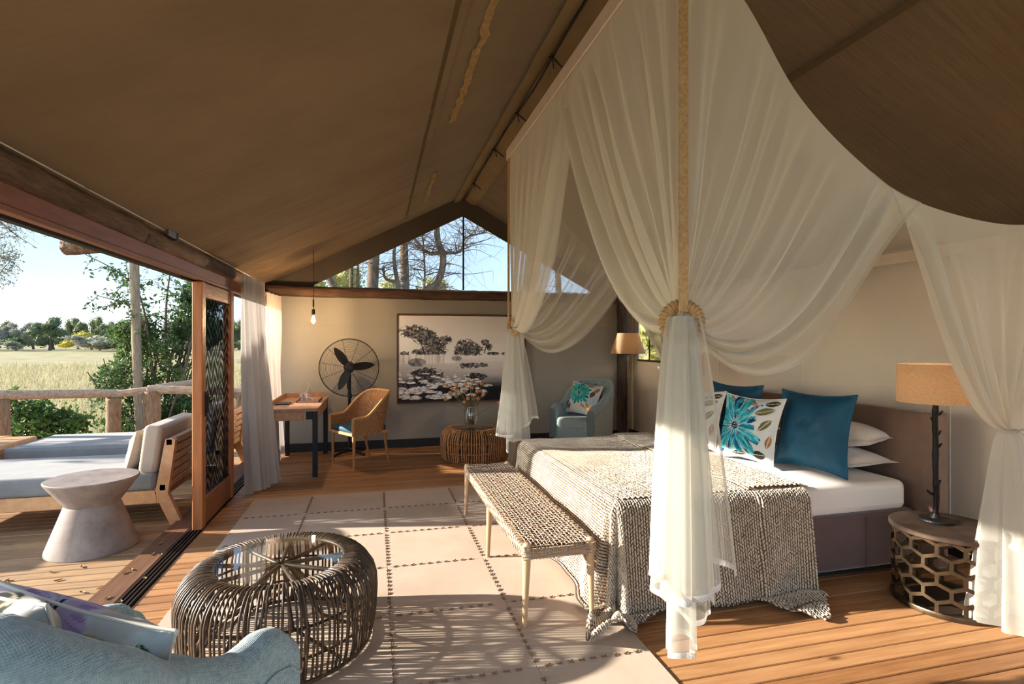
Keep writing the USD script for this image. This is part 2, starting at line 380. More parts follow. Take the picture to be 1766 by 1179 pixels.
def logmesh(a, b, r, n=60, seed=0, sides=16, knots=.10):
    a, b = np.array(a, float), np.array(b, float); L = np.linalg.norm(b - a)
    t = np.linspace(0, 1, n); p = a + (b - a) * t[:, None]
    off = .25 * r * (np.stack([meshkit.noise(np.stack([t * L * 1.3, t * 0 + q, t * 0 + seed], 1), seed + q) for q in range(3)], 1) - .5)
    m = tube(p + off, r, sides)
    v = m.vertices; nz = meshkit.fbm(v * [6, 6, 6] / max(r * 8, .4) + seed, 3, seed) - .5
    c = np.repeat(p + off, sides, 0); m.vertices = c + (v - c) * (1 + knots * 2 * nz[:, None])
    return m
m_darklog = M('dark_log', C(70, 48, 36), .75, C(104, 78, 56), vs=4, stretch=(1, 6, 6), bump=.5, bs=14, bstretch=(1, 5, 5), bdist=.015, detail=6)
m_darklogy = M('weathered_log', C(72, 54, 40), .75, C(122, 94, 68), vs=4, stretch=(6, 1, 6), bump=.5, bs=14, bstretch=(5, 1, 5), bdist=.015, detail=6)
solo('trim_2', logmesh((-1.45, 7.76, 2.185), (3.9, 7.76, 2.17), .074, 80, 4), m_darklog, 'dark log beam across the back wall under the gable window', 'beam', True, kind='structure')
m_base = M('dark_skirting', C(34, 34, 40), .6, C(44, 42, 46), vs=4)
solo('baseboard_back', rbox(5.4, .02, .115, (1.24, YB - .012, .0575), .004), m_base, 'dark skirting board along the back wall', 'skirting', kind='structure')
wr = thing('wall_right', kind='structure')
hole2 = sbox(6.95, 1.22, 7.62, 1.86)
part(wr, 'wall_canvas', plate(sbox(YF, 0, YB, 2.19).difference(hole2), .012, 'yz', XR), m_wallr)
for yv in (1.4, 2.95, 4.32, 5.6, 6.8):
    part(wr, 'seam', rbox(.006, .012, 2.15, (XR - .003, yv, 1.08), .001), m_wallr)
part(wr, 'seam', rbox(.008, YB - YF, .02, (XR - .004, (YB + YF) / 2, 2.15), .002), m_wallr)
solo('baseboard_right', rbox(.02, YB - YF, .115, (XR - .012, (YB + YF) / 2, .0575), .004), m_base, 'dark skirting board along the right wall', 'skirting', kind='structure')
w2 = thing('window_2', kind='structure')
part(w2, 'clear_pane', plate(hole2, .003, 'yz', XR + .004), pane_mat('clear_vinyl', (.97, .98, .99)))
part(w2, 'mullion', rbox(.015, .03, .64, (XR, 7.28, 1.54), .002), m_gable)
for zz in (1.22, 1.86): part(w2, 'window_edge', rbox(.02, .70, .03, (XR - .004, 7.285, zz), .003), m_gable)
solo('trim_3', logmesh((3.715, 7.70, 0), (3.715, 7.70, 2.2), .085, 50, 8), M('dark_post', C(52, 42, 40), .75, C(82, 70, 64), vs=4, stretch=(6, 6, 1), bump=.5, bs=14, bstretch=(5, 5, 1), bdist=.015), 'dark round pole in the corner behind the standing lamp', 'post', True, kind='structure')
wl = thing('wall_left', kind='structure')
part(wl, 'wall_canvas', plate(sbox(YF, 0, .7, 2.15), .012, 'yz', -1.40), m_wallb)
part(wl, 'corner_post', rbox(.09, .09, 2.1, (-1.40, 7.79, 1.05), .006), m_sill)
# log plate along the left eave, in two lengths, and the orange head rail under it
el = thing('trim_4', kind='structure')
part(el, 'log', logmesh((-1.52, -1.2, 2.225), (-1.52, 3.98, 2.205), .088, 90, 11), m_darklogy, True)
part(el, 'log', logmesh((-1.52, 4.0, 2.215), (-1.52, 7.8, 2.20), .080, 90, 15), m_darklogy, True)
part(el, 'rafter_end', logmesh((-2.62, 5.5, 2.33), (-1.50, 5.31, 2.42), .072, 30, 3), m_darklogy, True, label='sawn round log end poking out above the door opening')
part(el, 'bracket', cat(rbox(.02, .17, .045, (-1.425, 4.36, 2.275), .003), rbox(.05, .012, .06, (-1.43, 4.45, 2.27), .003)), M('steel_grey', C(120, 116, 112), .35, metal=.9))
part(el, 'white_cord', tube([(-1.44, -1.1, 2.297), (-1.44, 3, 2.29), (-1.44, 7.7, 2.275)], .005, 5), M('white_cord', C(200, 196, 188), .7))
m_oak = wood('orange_hardwood', C(112, 66, 40), C(146, 88, 54), grain=(10, 1, 10), rough=.45)
m_oakv = wood('orange_hardwood_upright', C(152, 90, 50), C(188, 118, 68), grain=(10, 10, 1), rough=.45)
hd = thing('trim_5', kind='structure')
part(hd, 'head_rail', rbox(.10, 9.0, .085, (-1.41, 3.3, 2.06), .004), m_oak)
part(hd, 'lower_rail', rbox(.045, 9.0, .025, (-1.37, 3.3, 2.004), .003), m_oak)
part(hd, 'dark_track', rbox(.04, 9.0, .03, (-1.43, 3.3, 1.998), .002), m_cord)
# sliding screen door standing open
d = thing('door_1', kind='structure')
st_ = [part(d, 'stile', rbox(.075, .10, 1.975, (-1.375, yv, .995), .005), m_oakv) for yv in (4.81, 5.70)]
part(d, 'bottom_rail', rbox(.06, .80, .22, (-1.375, 5.255, .125), .004), m_oak)
part(d, 'top_rail', rbox(.06, .80, .12, (-1.375, 5.255, 1.92), .004), m_oak)
m_screen = usdkit.material(stage, '/World/Looks/screen_mesh', {
    'tc': ('texture_coordinate', {}), 'mp': ('mapping', {'scale': (1, 1.0, 1.0)}),
    'sx': ('separate_xyz', {}), 'zz': ('math', {'math_type': 'pingpong', 'value2': .10}), 'zy': ('math', {'math_type': 'multiply', 'value2': 1.3}), 'ad': ('math', {'math_type': 'add'}),
    'n': ('noise_texture', {'scale': 5.0, 'detail': 2}), 'nm': ('math', {'math_type': 'multiply', 'value2': .18}), 'ad2': ('math', {'math_type': 'add'}),
    'fr': ('math', {'math_type': 'multiply', 'value2': 62.0}), 'sn': ('math', {'math_type': 'sine'}),
    'r': ('rgb_ramp', {'ramp': [(0.0, (.22, .23, .25)), (.5, (.34, .35, .37)), (1.0, (.74, .77, .80))]}),
    'mr': ('map_range', {'from_min': -1, 'from_max': 1}),
    't': ('transparent_bsdf', {}), 'g': ('diffuse_bsdf', {'color': (.05, .05, .055)}), 'm': ('mix_closure', {'fac': .16})},
    [('tc.object', 'sx.vector'), ('sx.y', 'zz.value1'), ('zz.value', 'zy.value1'), ('sx.z', 'ad.value1'), ('zy.value', 'ad.value2'), ('tc.object', 'n.vector'), ('n.fac', 'nm.value1'), ('ad.value', 'ad2.value1'), ('nm.value', 'ad2.value2'),
     ('ad2.value', 'fr.value1'), ('fr.value', 'sn.value1'), ('sn.value', 'mr.value'), ('mr.result', 'r.fac'), ('r.color', 't.color'), ('t.BSDF', 'm.closure1'), ('g.BSDF', 'm.closure2')], surface='m.closure')
part(d, 'insect_screen', rbox(.004, .80, 1.64, (-1.365, 5.255, 1.05), .001), m_screen, label='dark insect screen with a zigzag shimmer')
part(st_[0], 'handle', cat(rbox(.03, .02, .15, (-1.325, 4.84, 1.0), .005), rbox(.015, .03, .20, (-1.335, 4.84, 1.0), .004)), m_cord)
# ------------------------------------------------------------------ rug of stitched hide squares
m_rug = M('rug_hide', C(204, 186, 168), .85, C(190, 170, 152), vs=1.6, rand=.035, bump=.15, bs=25, bdist=.004, spec=.15)
m_stitch = M('brown_thong', C(140, 110, 88), .7)
rug = thing('area_rug', 'pale hide rug of stitched squares spread under the rattan coffee table and the bench', 'rug')
xs = [-1.115, -.59, .076, .72, 1.285]; ysr = [.45, 1.08, 1.72, 2.37, 3.0, 3.66, 4.32, 4.97, 5.55]
for i in range(len(xs) - 1):
    for j in range(len(ysr) - 1):
        part(rug, 'hide_panel', rbox(xs[i + 1] - xs[i] - .0012, ysr[j + 1] - ysr[j] - .0012, .008, ((xs[i] + xs[i + 1]) / 2, (ysr[j] + ysr[j + 1]) / 2, .0052), .002), m_rug)
far_st = []
def stitch(x, y, along):
    a = 33 if along == 'x' else 57
    o = []
    for s in (-1, 1):
        o.append(T(R(rbox(.033 * RNG.uniform(.85, 1.1), .006, .005, r=.0015), s * a + RNG.uniform(-9, 9)), (x, y, .0112 + .002 * (s > 0))))
    m = cat(o)
    if y < 3.35: part(rug, 'cross_stitch', m, m_stitch)
    else: far_st.append(m)
for xv in xs[1:-1]:
    for j in range(len(ysr) - 1):
        if ysr[j + 1] < 1.5: continue
        for yv in np.arange(ysr[j] + .05, ysr[j + 1] - .04, .056): stitch(xv, yv, 'y')
for yv in ysr[2:-1]:
    for i in range(len(xs) - 1):
        for xv in np.arange(xs[i] + .05, xs[i + 1] - .04, .056): stitch(xv, yv, 'x')
part(rug, 'far_stitching', cat(far_st), m_stitch, kind='stuff')

# ------------------------------------------------------------------ bed
m_velvet = M('brown_velvet', C(84, 64, 62), .75, C(98, 76, 72), vs=5, sheen=.5, bump=.1, bs=12)
m_hb = M('headboard_suede', C(112, 88, 74), .8, C(126, 100, 84), vs=5, sheen=.4)
m_linen = M('white_linen', C(232, 224, 216), .8, bump=.12, bs=9, sheen=.2, spec=.2)
bed = thing('bed', 'wide upholstered bed with brown velvet base and white mattress under the net canopy', 'bed', (0, 0, 0))
def soft_box(sx, sy, sz, c, r, sub=2):
    m = rbox(sx, sy, sz, (0, 0, 0), r)
    h = m3.Manifold.batch_hull([m3.Manifold.sphere(r, 24).translate((a * (sx / 2 - r), b * (sy / 2 - r), d * (sz / 2 - r))) for a in (-1, 1) for b in (-1, 1) for d in (-1, 1)])
    q = h.to_mesh(); return T(trimesh.Trimesh(q.vert_properties[:, :3], q.tri_verts, process=False), c)
part(bed, 'base', soft_box(2.14, 1.92, .355, (2.385, 3.76, .2225), .03), m_velvet, 40, label='brown velvet bed base')
for xv in (1.9, 2.52, 3.05): part(bed, 'base_seam', tube([(xv, 2.797, .06), (xv, 2.794, .2), (xv, 2.797, .385)], .003, 5), m_velvet)
part(bed, 'mattress', soft_box(2.06, 1.90, .19, (2.37, 3.76, .492), .045), m_linen, 40, label='white mattress')
part(bed, 'welt', tube([(1.38, 2.812, .445), (2.2, 2.806, .442), (3.36, 2.812, .445)], .004, 6), m_linen)
part(bed, 'headboard', soft_box(.11, 2.30, 1.00, (3.535, 3.83, .54), .025), m_hb, 40, label='tall brown suede headboard')
part(bed, 'headboard_border', soft_box(.118, .10, 1.005, (3.535, 2.735, .54), .02), m_hb, 40)
part(bed, 'plinth', rbox(2.0, 1.8, .05, (2.38, 3.76, .025), .004), m_under)

EX, EY, ZT = 1.315, 2.795, .603
def prof(r, rad=.085):
    """arc length past the edge -> outward, z"""
    r = np.asarray(r, float); A = rad * PI / 2
    th = np.clip(r / rad, 0, PI / 2)
    o = rad * np.sin(th) * .8; z = ZT - rad * (1 - np.cos(th))
    d = np.clip(r - A, 0, None); fall = ZT - rad - .03
    dd = np.minimum(d, fall); o = o + dd * .13; z = z - dd
    ext = np.clip(d - fall, 0, None)
    return o + ext * .95, z + .008 * np.sin(ext * 40) * (ext > 0)
def cloth(a, b):
    """a: distance past the near edge of the bed, b: past the foot edge (negative: on the bed)."""
    a, b = np.broadcast_arrays(np.asarray(a, float), np.asarray(b, float))
    ap, bp = np.clip(a, 0, None), np.clip(b, 0, None)
    r = np.hypot(ap, bp); phi = np.arctan2(ap, bp + 1e-9)
    o, z = prof(r)
    s = np.where(bp > 0, np.where(ap > 0, phi * 1.1, -a * 1.0), PI / 2 * 1.1 - b)
    amp = np.clip(r / .55, 0, 1.3) ** 1.3
    corner = np.sin(2 * phi) * (bp > 0) * (ap > 0)
    o = o + amp * (.024 * np.sin(s * 8 + 1.2) + .008 * np.sin(s * 17 + .4)) + amp * corner * (.04 * np.sin(phi * 9 + .8) - .06)
    z = z + .035 * corner * np.clip((r - .55) / .3, 0, 1) * (1 + np.sin(phi * 11 + r * 16))
    step = 1 / (1 + np.exp(-((-b) - .86 - .02 * np.sin(a * 9)) / .006))
    o = o + .022 * step * (ap > 0)
    x = EX - np.where(bp > 0, np.where(ap > 0, np.cos(phi) * o, o), b)
    y = EY - np.where(ap > 0, np.where(bp > 0, np.sin(phi) * o, o), a)
    far = np.clip(-a - 1.93, 0, None); of, zf = prof(far)
    y = np.where(far > 0, 4.725 + of, y); z = np.where(far > 0, zf, z)
    lump = meshkit.fbm(np.stack([x * 2.2, y * 2.2, z * 0], -1), 3, 5) - .5
    z = z + np.where((ap == 0) & (bp == 0), .03 * lump + .018 * step + .015 * np.exp(-((b + .12) / .12) ** 2) * (meshkit.noise(np.stack([y * 3.2, y * 0, y * 0], -1), 2) - .2), 0)
    return np.stack([x, y, np.maximum(z, .016)], -1)
def amax(b):
    return .64 + .30 * np.exp(-((b + 1.03) / .15) ** 2) + .20 * np.clip(b + .25, 0, .6) / .6 * (b > -.25)
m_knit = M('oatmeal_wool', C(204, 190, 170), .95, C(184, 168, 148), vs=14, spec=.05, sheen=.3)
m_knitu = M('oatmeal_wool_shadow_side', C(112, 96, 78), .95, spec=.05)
bl = thing('knitted_blanket', 'chunky oatmeal knitted blanket draped over the foot of the bed', 'blanket')
bb = np.linspace(-1.225, .66, 120)
G_ = []
for q in bb:
    aa = np.linspace(-2.25, amax(q), 190); G_.append(cloth(aa, q))
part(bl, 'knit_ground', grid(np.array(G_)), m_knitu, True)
def stitches():
    pa, pb = .0205, .0165
    ca, sa = [], []
    sph_n = 5
    ang = np.arange(sph_n) * 2 * PI / sph_n
    rings = [(-.8, .62), (0, 1.0), (.8, .62)]
    base = [(-1.15, 0, 0)] + [(u, r * math.cos(t), r * math.sin(t)) for u, r in rings for t in ang] + [(1.15, 0, 0)]
    base = np.array(base); nf = []
    for k in range(sph_n):
        k2 = (k + 1) % sph_n
        nf.append((0, 1 + k2, 1 + k))
        for g in range(2):
            o = 1 + g * sph_n
            nf += [(o + k, o + k2, o + sph_n + k2), (o + k, o + sph_n + k2, o + sph_n + k)]
        nf.append((1 + 2 * sph_n + k, 1 + 2 * sph_n + k2, 2 + 3 * sph_n - 1))
    nf = np.array(nf)
    A, B = [], []
    for row, b in enumerate(np.arange(-1.22, .655, pb)):
        a = np.arange(-2.2 + (row % 2) * pa / 2, float(amax(b)) - .005, pa)
        A.append(a); B.append(np.full_like(a, b))
    a, b = np.concatenate(A), np.concatenate(B); row = np.round((b + 1.22) / pb).astype(int)
    a = a + RNG.normal(0, .0012, len(a)); e = .004
    p = cloth(a, b); ta = cloth(a + e, b) - p; tb = cloth(a, b + e) - p
    ta /= np.linalg.norm(ta, axis=1, keepdims=True) + 1e-12; nr = np.cross(ta, tb); nr /= np.linalg.norm(nr, axis=1, keepdims=True) + 1e-12
    nr *= np.where((nr[:, 2:] < -.2), -1, 1)
    out = np.stack([p[:, 0] - 2.3, p[:, 1] - 3.8, p[:, 2] * 0 + .3], 1); nr *= np.sign((nr * out).sum(1, keepdims=True) + 1e-9)
    tb = np.cross(nr, ta)
    tw = (np.where(row % 2 == 0, .30, -.30) + RNG.normal(0, .22, len(a)))[:, None]
    d = ta * np.cos(tw) + tb * np.sin(tw); w = np.cross(nr, d)
    sz = RNG.uniform(.88, 1.15, len(a))[:, None, None]
    V = p[:, None] + nr[:, None] * .0035 + sz * (base[None, :, 0:1] * .0105 * d[:, None] + base[None, :, 1:2] * .0066 * w[:, None] + base[None, :, 2:3] * .0062 * nr[:, None])
    nv = len(base); F = nf[None] + (np.arange(len(a)) * nv)[:, None, None]
    return trimesh.Trimesh(V.reshape(-1, 3), F.reshape(-1, 3), process=False)
part(bl, 'knit_stitches', stitches(), m_knit, True, kind='stuff')

# cushions and pillows
m_teal = M('teal_velvet', C(3, 66, 94), .6, C(5, 80, 108), vs=6, sheen=.04, bump=.06, bs=10)
def cushion(name, label, loc, rz, tilt, w, h, t, mat, seed, group=None, roll=0, paint=None, piping=None, n=44, flange=0, ear=.11, cat_='cushion'):
    th = thing(name, label, cat_, loc, 0, group)
    m, U, V, fr, edge = pillow(w, h, t, n, ear=ear, seed=seed, flange=flange)
    col = paint(U, V, fr) if paint else None
    cv = part(th, 'cover', place(m, (0, 0, 0), rz, tilt, roll), mat, True, col=col)
    e = trimesh.Trimesh(edge, [[0, 1, 2]], process=False)
    if piping: part(cv, 'piping', tube(place(e, (0, 0, 0), rz, tilt, roll).vertices, .0045, 6, closed=True), piping, True)
    return th
def petals(U, V, c, R0, n, ph, colors, base, wob=.25, seed=0, core=.10, corecol=(.01, .012, .05)):
    dx, dy = U - c[0], V - c[1]; r = np.hypot(dx, dy); th = np.arctan2(dy, dx) + ph
    k = np.floor(th / (2 * PI) * n); f = th / (2 * PI) * n - k
    rl = R0 * (1 + wob * (meshkit.noise(np.stack([k * 1.7, k * 0 + seed, k * 0], -1), seed) * 2 - 1))
    wdt = np.sin(np.clip(r / rl, 0, 1) * PI * .78 + .25) * .52
    ins = (np.abs(f - .5) < wdt) & (r < rl) & (r > core * .8)
    streak = meshkit.noise(np.stack([f * 7 + k * 3, r * 3, k], -1), seed + 1)
    cc = np.array(colors); ix = np.clip((streak * len(cc) * .999 + (k % 3) * .3).astype(int), 0, len(cc) - 1)
    base[ins] = cc[ix[ins]]
    co = r < core * (1 + .35 * meshkit.noise(np.stack([th * 4, th * 0, th * 0], -1), 2))
    base[co] = np.array(corecol); dots = co & (meshkit.noise(np.stack([U * 40, V * 40, U * 0], -1), 3) > .66); base[dots] = (.5, .6, .7)
def leaf_blob(U, V, c, L, W, ang, col, base, vein=None):
    ca, sa = math.cos(ang), math.sin(ang); x = (U - c[0]) * ca + (V - c[1]) * sa; y = -(U - c[0]) * sa + (V - c[1]) * ca
    t = x / L; ins = (np.abs(t) < 1) & (np.abs(y) < W * (1 - t * t))
    nz = meshkit.noise(np.stack([U * 9, V * 9, U * 0 + c[0] * 7], -1), 4)[ins][:, None]
    base[ins] = np.array(col) * (.6 + .8 * nz)
    if vein is not None: base[ins & (np.abs(y) < .010)] = vein
def floral(kind):
    def f(U, V, fr):
        b = np.tile(np.array(C(216, 216, 212)), (len(U), 1)).astype(float)
        wash = meshkit.fbm(np.stack([U * 1.6, V * 1.6, U * 0 + kind], -1), 3, kind) > .60; b[wash] = C(205, 214, 218)
        ol, dk, br = C(112, 108, 70), C(58, 56, 48), C(150, 104, 62)
        if kind == 0:
            lv = [(.62, .55, .30, .12, .3, ol), (-.35, .72, .25, .13, .5, dk), (.05, .85, .3, .08, -.3, br), (.75, .82, .22, .1, .1, dk), (-.72, .35, .2, .1, 1.3, ol), (-.8, -.6, .2, .1, .6, br), (.3, -.72, .26, .12, -.6, ol), (.62, -.8, .22, .12, .2, dk), (-.6, .85, .3, .05, -.5, br), (-.85, -.1, .25, .06, 1.5, ol), (-.45, -.75, .22, .06, -.4, br), (.72, .12, .26, .10, .9, ol), (.25, .62, .24, .07, .8, C(70, 120, 140)), (-.15, .55, .18, .06, 1.2, dk), (.88, -.35, .22, .07, 1.4, br), (-.05, -.88, .3, .06, .1, dk)]
            fl_ = [((-.28, -.02), .98, 15, .2, [C(14, 84, 128), C(20, 130, 160), C(40, 168, 186), C(110, 206, 214), C(10, 60, 110)])]
            fl2 = [((-.95, .55), .42, 11, .5, [C(60, 190, 180), C(120, 214, 206)])]
        elif kind == 1:
            lv = [(.62, .35, .3, .13, 1.2, dk), (.78, .62, .24, .10, 1.0, br), (.55, -.62, .25, .2, .4, C(226, 160, 70)), (.15, -.50, .22, .06, -.5, br), (.45, -.40, .2, .06, -.8, dk), (-.82, -.62, .26, .1, 1.7, dk), (-.35, .82, .2, .05, .2, br), (.3, .9, .3, .05, -.1, dk)]
            fl_ = [((-.30, .30), .82, 17, .1, [C(10, 150, 150), C(24, 180, 170), C(70, 204, 190), C(12, 120, 140)])]; fl2 = []
        elif kind == 2:
            lv = [(.2, .9, .5, .14, .1, C(110, 132, 92)), (-.3, .95, .3, .1, -.2, C(60, 70, 56)), (.45, .5, .34, .16, .5, C(96, 120, 84)), (-.5, .55, .36, .2, -.4, C(84, 108, 80)), (.1, -.3, .3, .1, .9, C(70, 80, 60)), (-.75, -.2, .3, .14, 1.2, C(60, 76, 66)), (.7, -.5, .28, .15, -.6, C(24, 84, 70))]
            fl_ = [((.25, .75), .6, 9, .3, [C(170, 140, 190), C(196, 176, 214), C(214, 200, 226)])]; fl2 = [((-.9, .2), .4, 7, .2, [C(34, 34, 44), C(60, 66, 60)])]
        else:
            lv = [(-.1, .78, .36, .10, -.15, C(208, 170, 120)), (-.78, .58, .30, .17, 1.35, C(18, 92, 74)), (-.45, .62, .2, .1, .4, C(120, 150, 96)), (.75, .6, .3, .14, .8, C(86, 104, 70)), (-.62, .62, .16, .09, .9, C(30, 120, 100)), (.72, -.48, .30, .17, 1.25, C(18, 92, 74)), (-.35, -.45, .17, .12, .2, C(30, 26, 30)), (-.1, .3, .5, .05, -.1, C(160, 165, 160))]
            fl_ = []; fl2 = [((.25, 1.02), .42, 9, .3, [C(170, 140, 190), C(200, 180, 216)])]
        for x in lv: leaf_blob(U, V, x[:2], x[2], x[3], x[4], x[5], b, C(214, 200, 170))
        for x in fl2: petals(U, V, x[0], x[1], x[2], x[3], x[4], b, core=.04, seed=kind + 3)
        for x in fl_: petals(U, V, x[0], x[1], x[2], x[3], x[4], b, seed=kind, core=.11)
        if kind == 0:
            for q in range(5):
                leaf_blob(U, V, (.1 + .12 * q, .55 + .07 * q), .05, .03, q, C(30, 90, 130), b)
        if kind >= 2: b *= .74  # near armchair cushions: shade put into the print by darkening it
        return np.clip(b, 0, 1)
    return f
m_print = painted('printed_cotton', .75)
m_pipe = M('white_piping', C(226, 220, 208), .8)
ZB = .60
cushion('pillow', 'lower white pillow of the stack against the headboard', (3.28, 3.28, ZB + .075), 0, -90, .42, .70, .15, m_linen, 2, 'white pillows', flange=.10, cat_='pillow', ear=.05)
cushion('pillow', 'upper white pillow leaning on the headboard', (3.27, 3.27, ZB + .235), 3, -90, .42, .70, .19, m_linen, 5, 'white pillows', roll=-14, flange=.10, cat_='pillow', ear=.05)
cushion('teal_cushion', 'big teal velvet cushion standing in front of the white pillows', (2.99, 3.17, ZB + .272), -78, -11, .56, .56, .20, m_teal, 3, 'teal cushions on the bed', piping=m_teal, flange=.06)
cushion('teal_cushion', 'teal velvet cushion half hidden behind the floral ones at the far side of the bed', (2.96, 4.02, ZB + .272), -80, -11, .56, .56, .20, m_teal, 8, 'teal cushions on the bed', piping=m_teal, flange=.06)
cushion('floral_cushion', 'white cushion with one big blue flower propped against the big teal cushion', (2.74, 3.52, ZB + .25), -78, -16, .53, .50, .17, m_print, 4, paint=floral(0), piping=m_pipe, n=130)
cushion('floral_cushion', 'white floral cushion at the far side of the bed behind the hanging net', (2.70, 4.12, ZB + .25), -80, -14, .52, .50, .17, m_print, 6, paint=floral(0), piping=m_pipe, n=110)

# ------------------------------------------------------------------ net canopy
m_net = net_mat('cream_net', C(246, 242, 228), .50, .90, .5)
m_net2 = net_mat('cream_net_folded', C(226, 224, 214), .48, .92, .45)
m_jute = M('jute', C(196, 160, 112), .85, C(170, 132, 88), vs=60, bump=.5, bs=160, bdist=.004)
m_satin = M('satin_hem', C(236, 230, 222), .45, sheen=.3)
m_band = M('canopy_header', C(222, 208, 188), .8, C(214, 198, 176), vs=8, bump=.2, bs=30)
cp = thing('bed_canopy', 'cream mosquito net canopy hanging from the ridge over the bed, gathered in jute rings', 'bed canopy')
FX, NY, FY, FZ = 1.22, 2.02, 4.95, 3.30
HX, HZ = 3.76, 2.16
EDGE = np.array([(0, 0, 3.30), (.33, 0, 2.98), (.61, 0, 2.60), (.95, 0, 2.33), (1.28, 0, 2.17), (1.88, 0, 2.09), (2.54, 0, 2.16)])
def edge_pt(u, y):
    p = spline(EDGE, 200); return np.stack([FX + np.interp(u, np.linspace(0, 1, 200), p[:, 0]), np.full_like(u, y), np.interp(u, np.linspace(0, 1, 200), p[:, 2])], -1)
part(cp, 'foot_rail', rbox(.03, FY - NY + .04, .03, (FX, (FY + NY) / 2, FZ + .01), .006), m_band)
part(cp, 'header_band', rbox(.014, FY - NY + .06, .10, (FX - .012, (FY + NY) / 2, FZ - .03), .004), m_band)
part(cp, 'head_rail', rbox(.03, FY - NY + .04, .03, (HX, (FY + NY) / 2, HZ + .01), .006), m_band)
part(cp, 'header_band', rbox(.012, FY - NY + .06, .085, (HX - .014, (FY + NY) / 2, HZ - .035), .004), m_band)
# net roof: sags between the two rails
uu = np.linspace(0, 1, 60); vv = np.linspace(0, 1, 60)
RF = np.array([edge_pt(uu, NY + (FY - NY) * v) + np.stack([0 * uu, 0 * uu, .45 * np.sin(PI * v) ** .8 * np.sin(PI * uu) * .75], -1) for v in vv])
part(cp, 'net_roof', grid(RF), m_net, True)
def drape(top, Cc, sag, folds, amp, nrm, seed, skew=1.25, nu=130, nv=46, bunch=1.6, sp=.045):
    u = np.linspace(0, 1, nu); v = np.linspace(0, 1, nv)
    Tp = top(u); Cc = np.asarray(Cc, float); nrm = np.asarray(nrm, float)
    Vv, Uu = np.meshgrid(v, u, indexing='ij')
    gather = 1 - (1 - Vv) ** 1.0
    side = np.cross(nrm, [0, 0, 1.0])
    Cp = Cc + side * ((Uu - .5) * sp)[..., None] + nrm * (np.sin(Uu * 2 * PI * folds) * sp * .35)[..., None]
    P = Tp[None] * (1 - gather)[..., None] + Cp * gather[..., None]
    s = sag * Uu ** bunch
    P[..., 2] -= s * (Vv ** skew) * (1 - Vv) / (skew / (1 + skew)) ** skew * (1 + skew) * .95
    wob = meshkit.fbm(np.stack([Uu * 6, Vv * .7, Uu * 0 + seed], -1), 3, seed) - .5
    ph = 2 * PI * folds * (Uu + .12 * wob) + seed
    env = amp * (.35 + .65 * np.sin(PI * np.clip(Vv, 0, 1) ** .8)) * (.5 + .9 * Uu ** 2) * np.clip(Vv * 7, 0, 1)
    P += nrm * (env * (np.sin(ph) + .45 * np.sin(2.3 * ph + 1)))[..., None]
    P += nrm * (.10 * wob * np.sin(PI * Vv))[..., None]
    return P
def hem_of(P, w=.018):
    e, i = P[:, -1], P[:, -2]; d = e - i; d /= np.linalg.norm(d, axis=1, keepdims=True) + 1e-9
    return grid(np.stack([e - d * w * .1, e + d * w], 1))
def tail(Cc, zb, w0, w1, lobes, seed, dirA, zvar=.06, turns=1.0, nt=150, nv=30, dep=.55, flare=1.0, lean=(0, 0)):
    t = np.linspace(0, 1, nt); v = np.linspace(0, 1, nv); Vv, Tt = np.meshgrid(v, t, indexing='ij')
    th = Tt * 2 * PI * turns
    A = np.array([*dirA, 0.]); A /= np.linalg.norm(A); B = np.array([-A[1], A[0], 0])
    w = w0 + (w1 - w0) * Vv ** (.75 * flare)
    k = 1 + .30 * np.sin(th * lobes + seed + Vv * .8) + .16 * np.sin(th * lobes * 2.2 + 2 * seed) - .10 * Tt * turns
    zb_t = zb + zvar * (np.sin(th * .9 + seed * 1.7) + .5 * np.sin(th * 2.1 + seed))
    P = np.asarray(Cc, float) + (w * k * np.cos(th))[..., None] * A + (w * dep * k * np.sin(th))[..., None] * B
    P[..., 2] = Cc[2] + (zb_t - Cc[2]) * Vv
    P[..., 0] += lean[0] * Vv; P[..., 1] += lean[1] * Vv
    return P
def tail_parts(P, hem=True):
    part(cp, 'tail', grid(P), m_net2, True)
    if hem:
        e = P[-1]; i = P[-2]; d = e - i; d /= np.linalg.norm(d, axis=1, keepdims=True)
        part(cp, 'hem', grid(np.stack([e - d * .022, e + d * .002], 0) * 1.0), m_satin, True)
CN, CF = np.array((1.245, 2.02, 1.585)), np.array((1.26, 4.93, 1.645))
def rail_top(x, ya, yb, z): return lambda u: np.stack([np.full_like(u, x), ya + (yb - ya) * u, np.full_like(u, z)], -1)
def edge_top(y, ua, ub): return lambda u: edge_pt(ua + (ub - ua) * u, y)
panels = [
    ('foot_panel', drape(rail_top(FX, NY, 3.62, FZ - .06), CN, .52, 7, .035, (1, 0, 0), 1)),
    ('foot_panel', drape(rail_top(FX, FY, 3.15, FZ - .06), CF, .55, 7, .035, (1, 0, 0), 2)),
    ('side_panel', drape(edge_top(NY, 0, .67), CN, .44, 8, .035, (0, 1, 0), 3, skew=1.5)),
    ('side_panel', drape(edge_top(FY, 0, .67), CF, .44, 8, .035, (0, 1, 0), 4, skew=1.5)),
    ('side_panel', drape(edge_top(NY, 1, .60), (3.17, 2.08, 1.04), .30, 6, .025, (0, 1, 0), 5)),
    ('side_panel', drape(edge_top(FY, 1, .60), (3.17, 4.92, 1.04), .30, 6, .025, (0, 1, 0), 6)),
]
for nm, P in panels:
    part(cp, nm, grid(P), m_net, True)
    part(cp, 'hem', hem_of(P), m_net2, True)
    part(cp, 'rolled_edge', grid(P[:, -26:] + np.array([.012, .012, .01])), m_net2, True)
tail_parts(tail(CN + [-.02, -.035, .02], .52, .052, .145, 3, .4, (.85, -.53), .05))
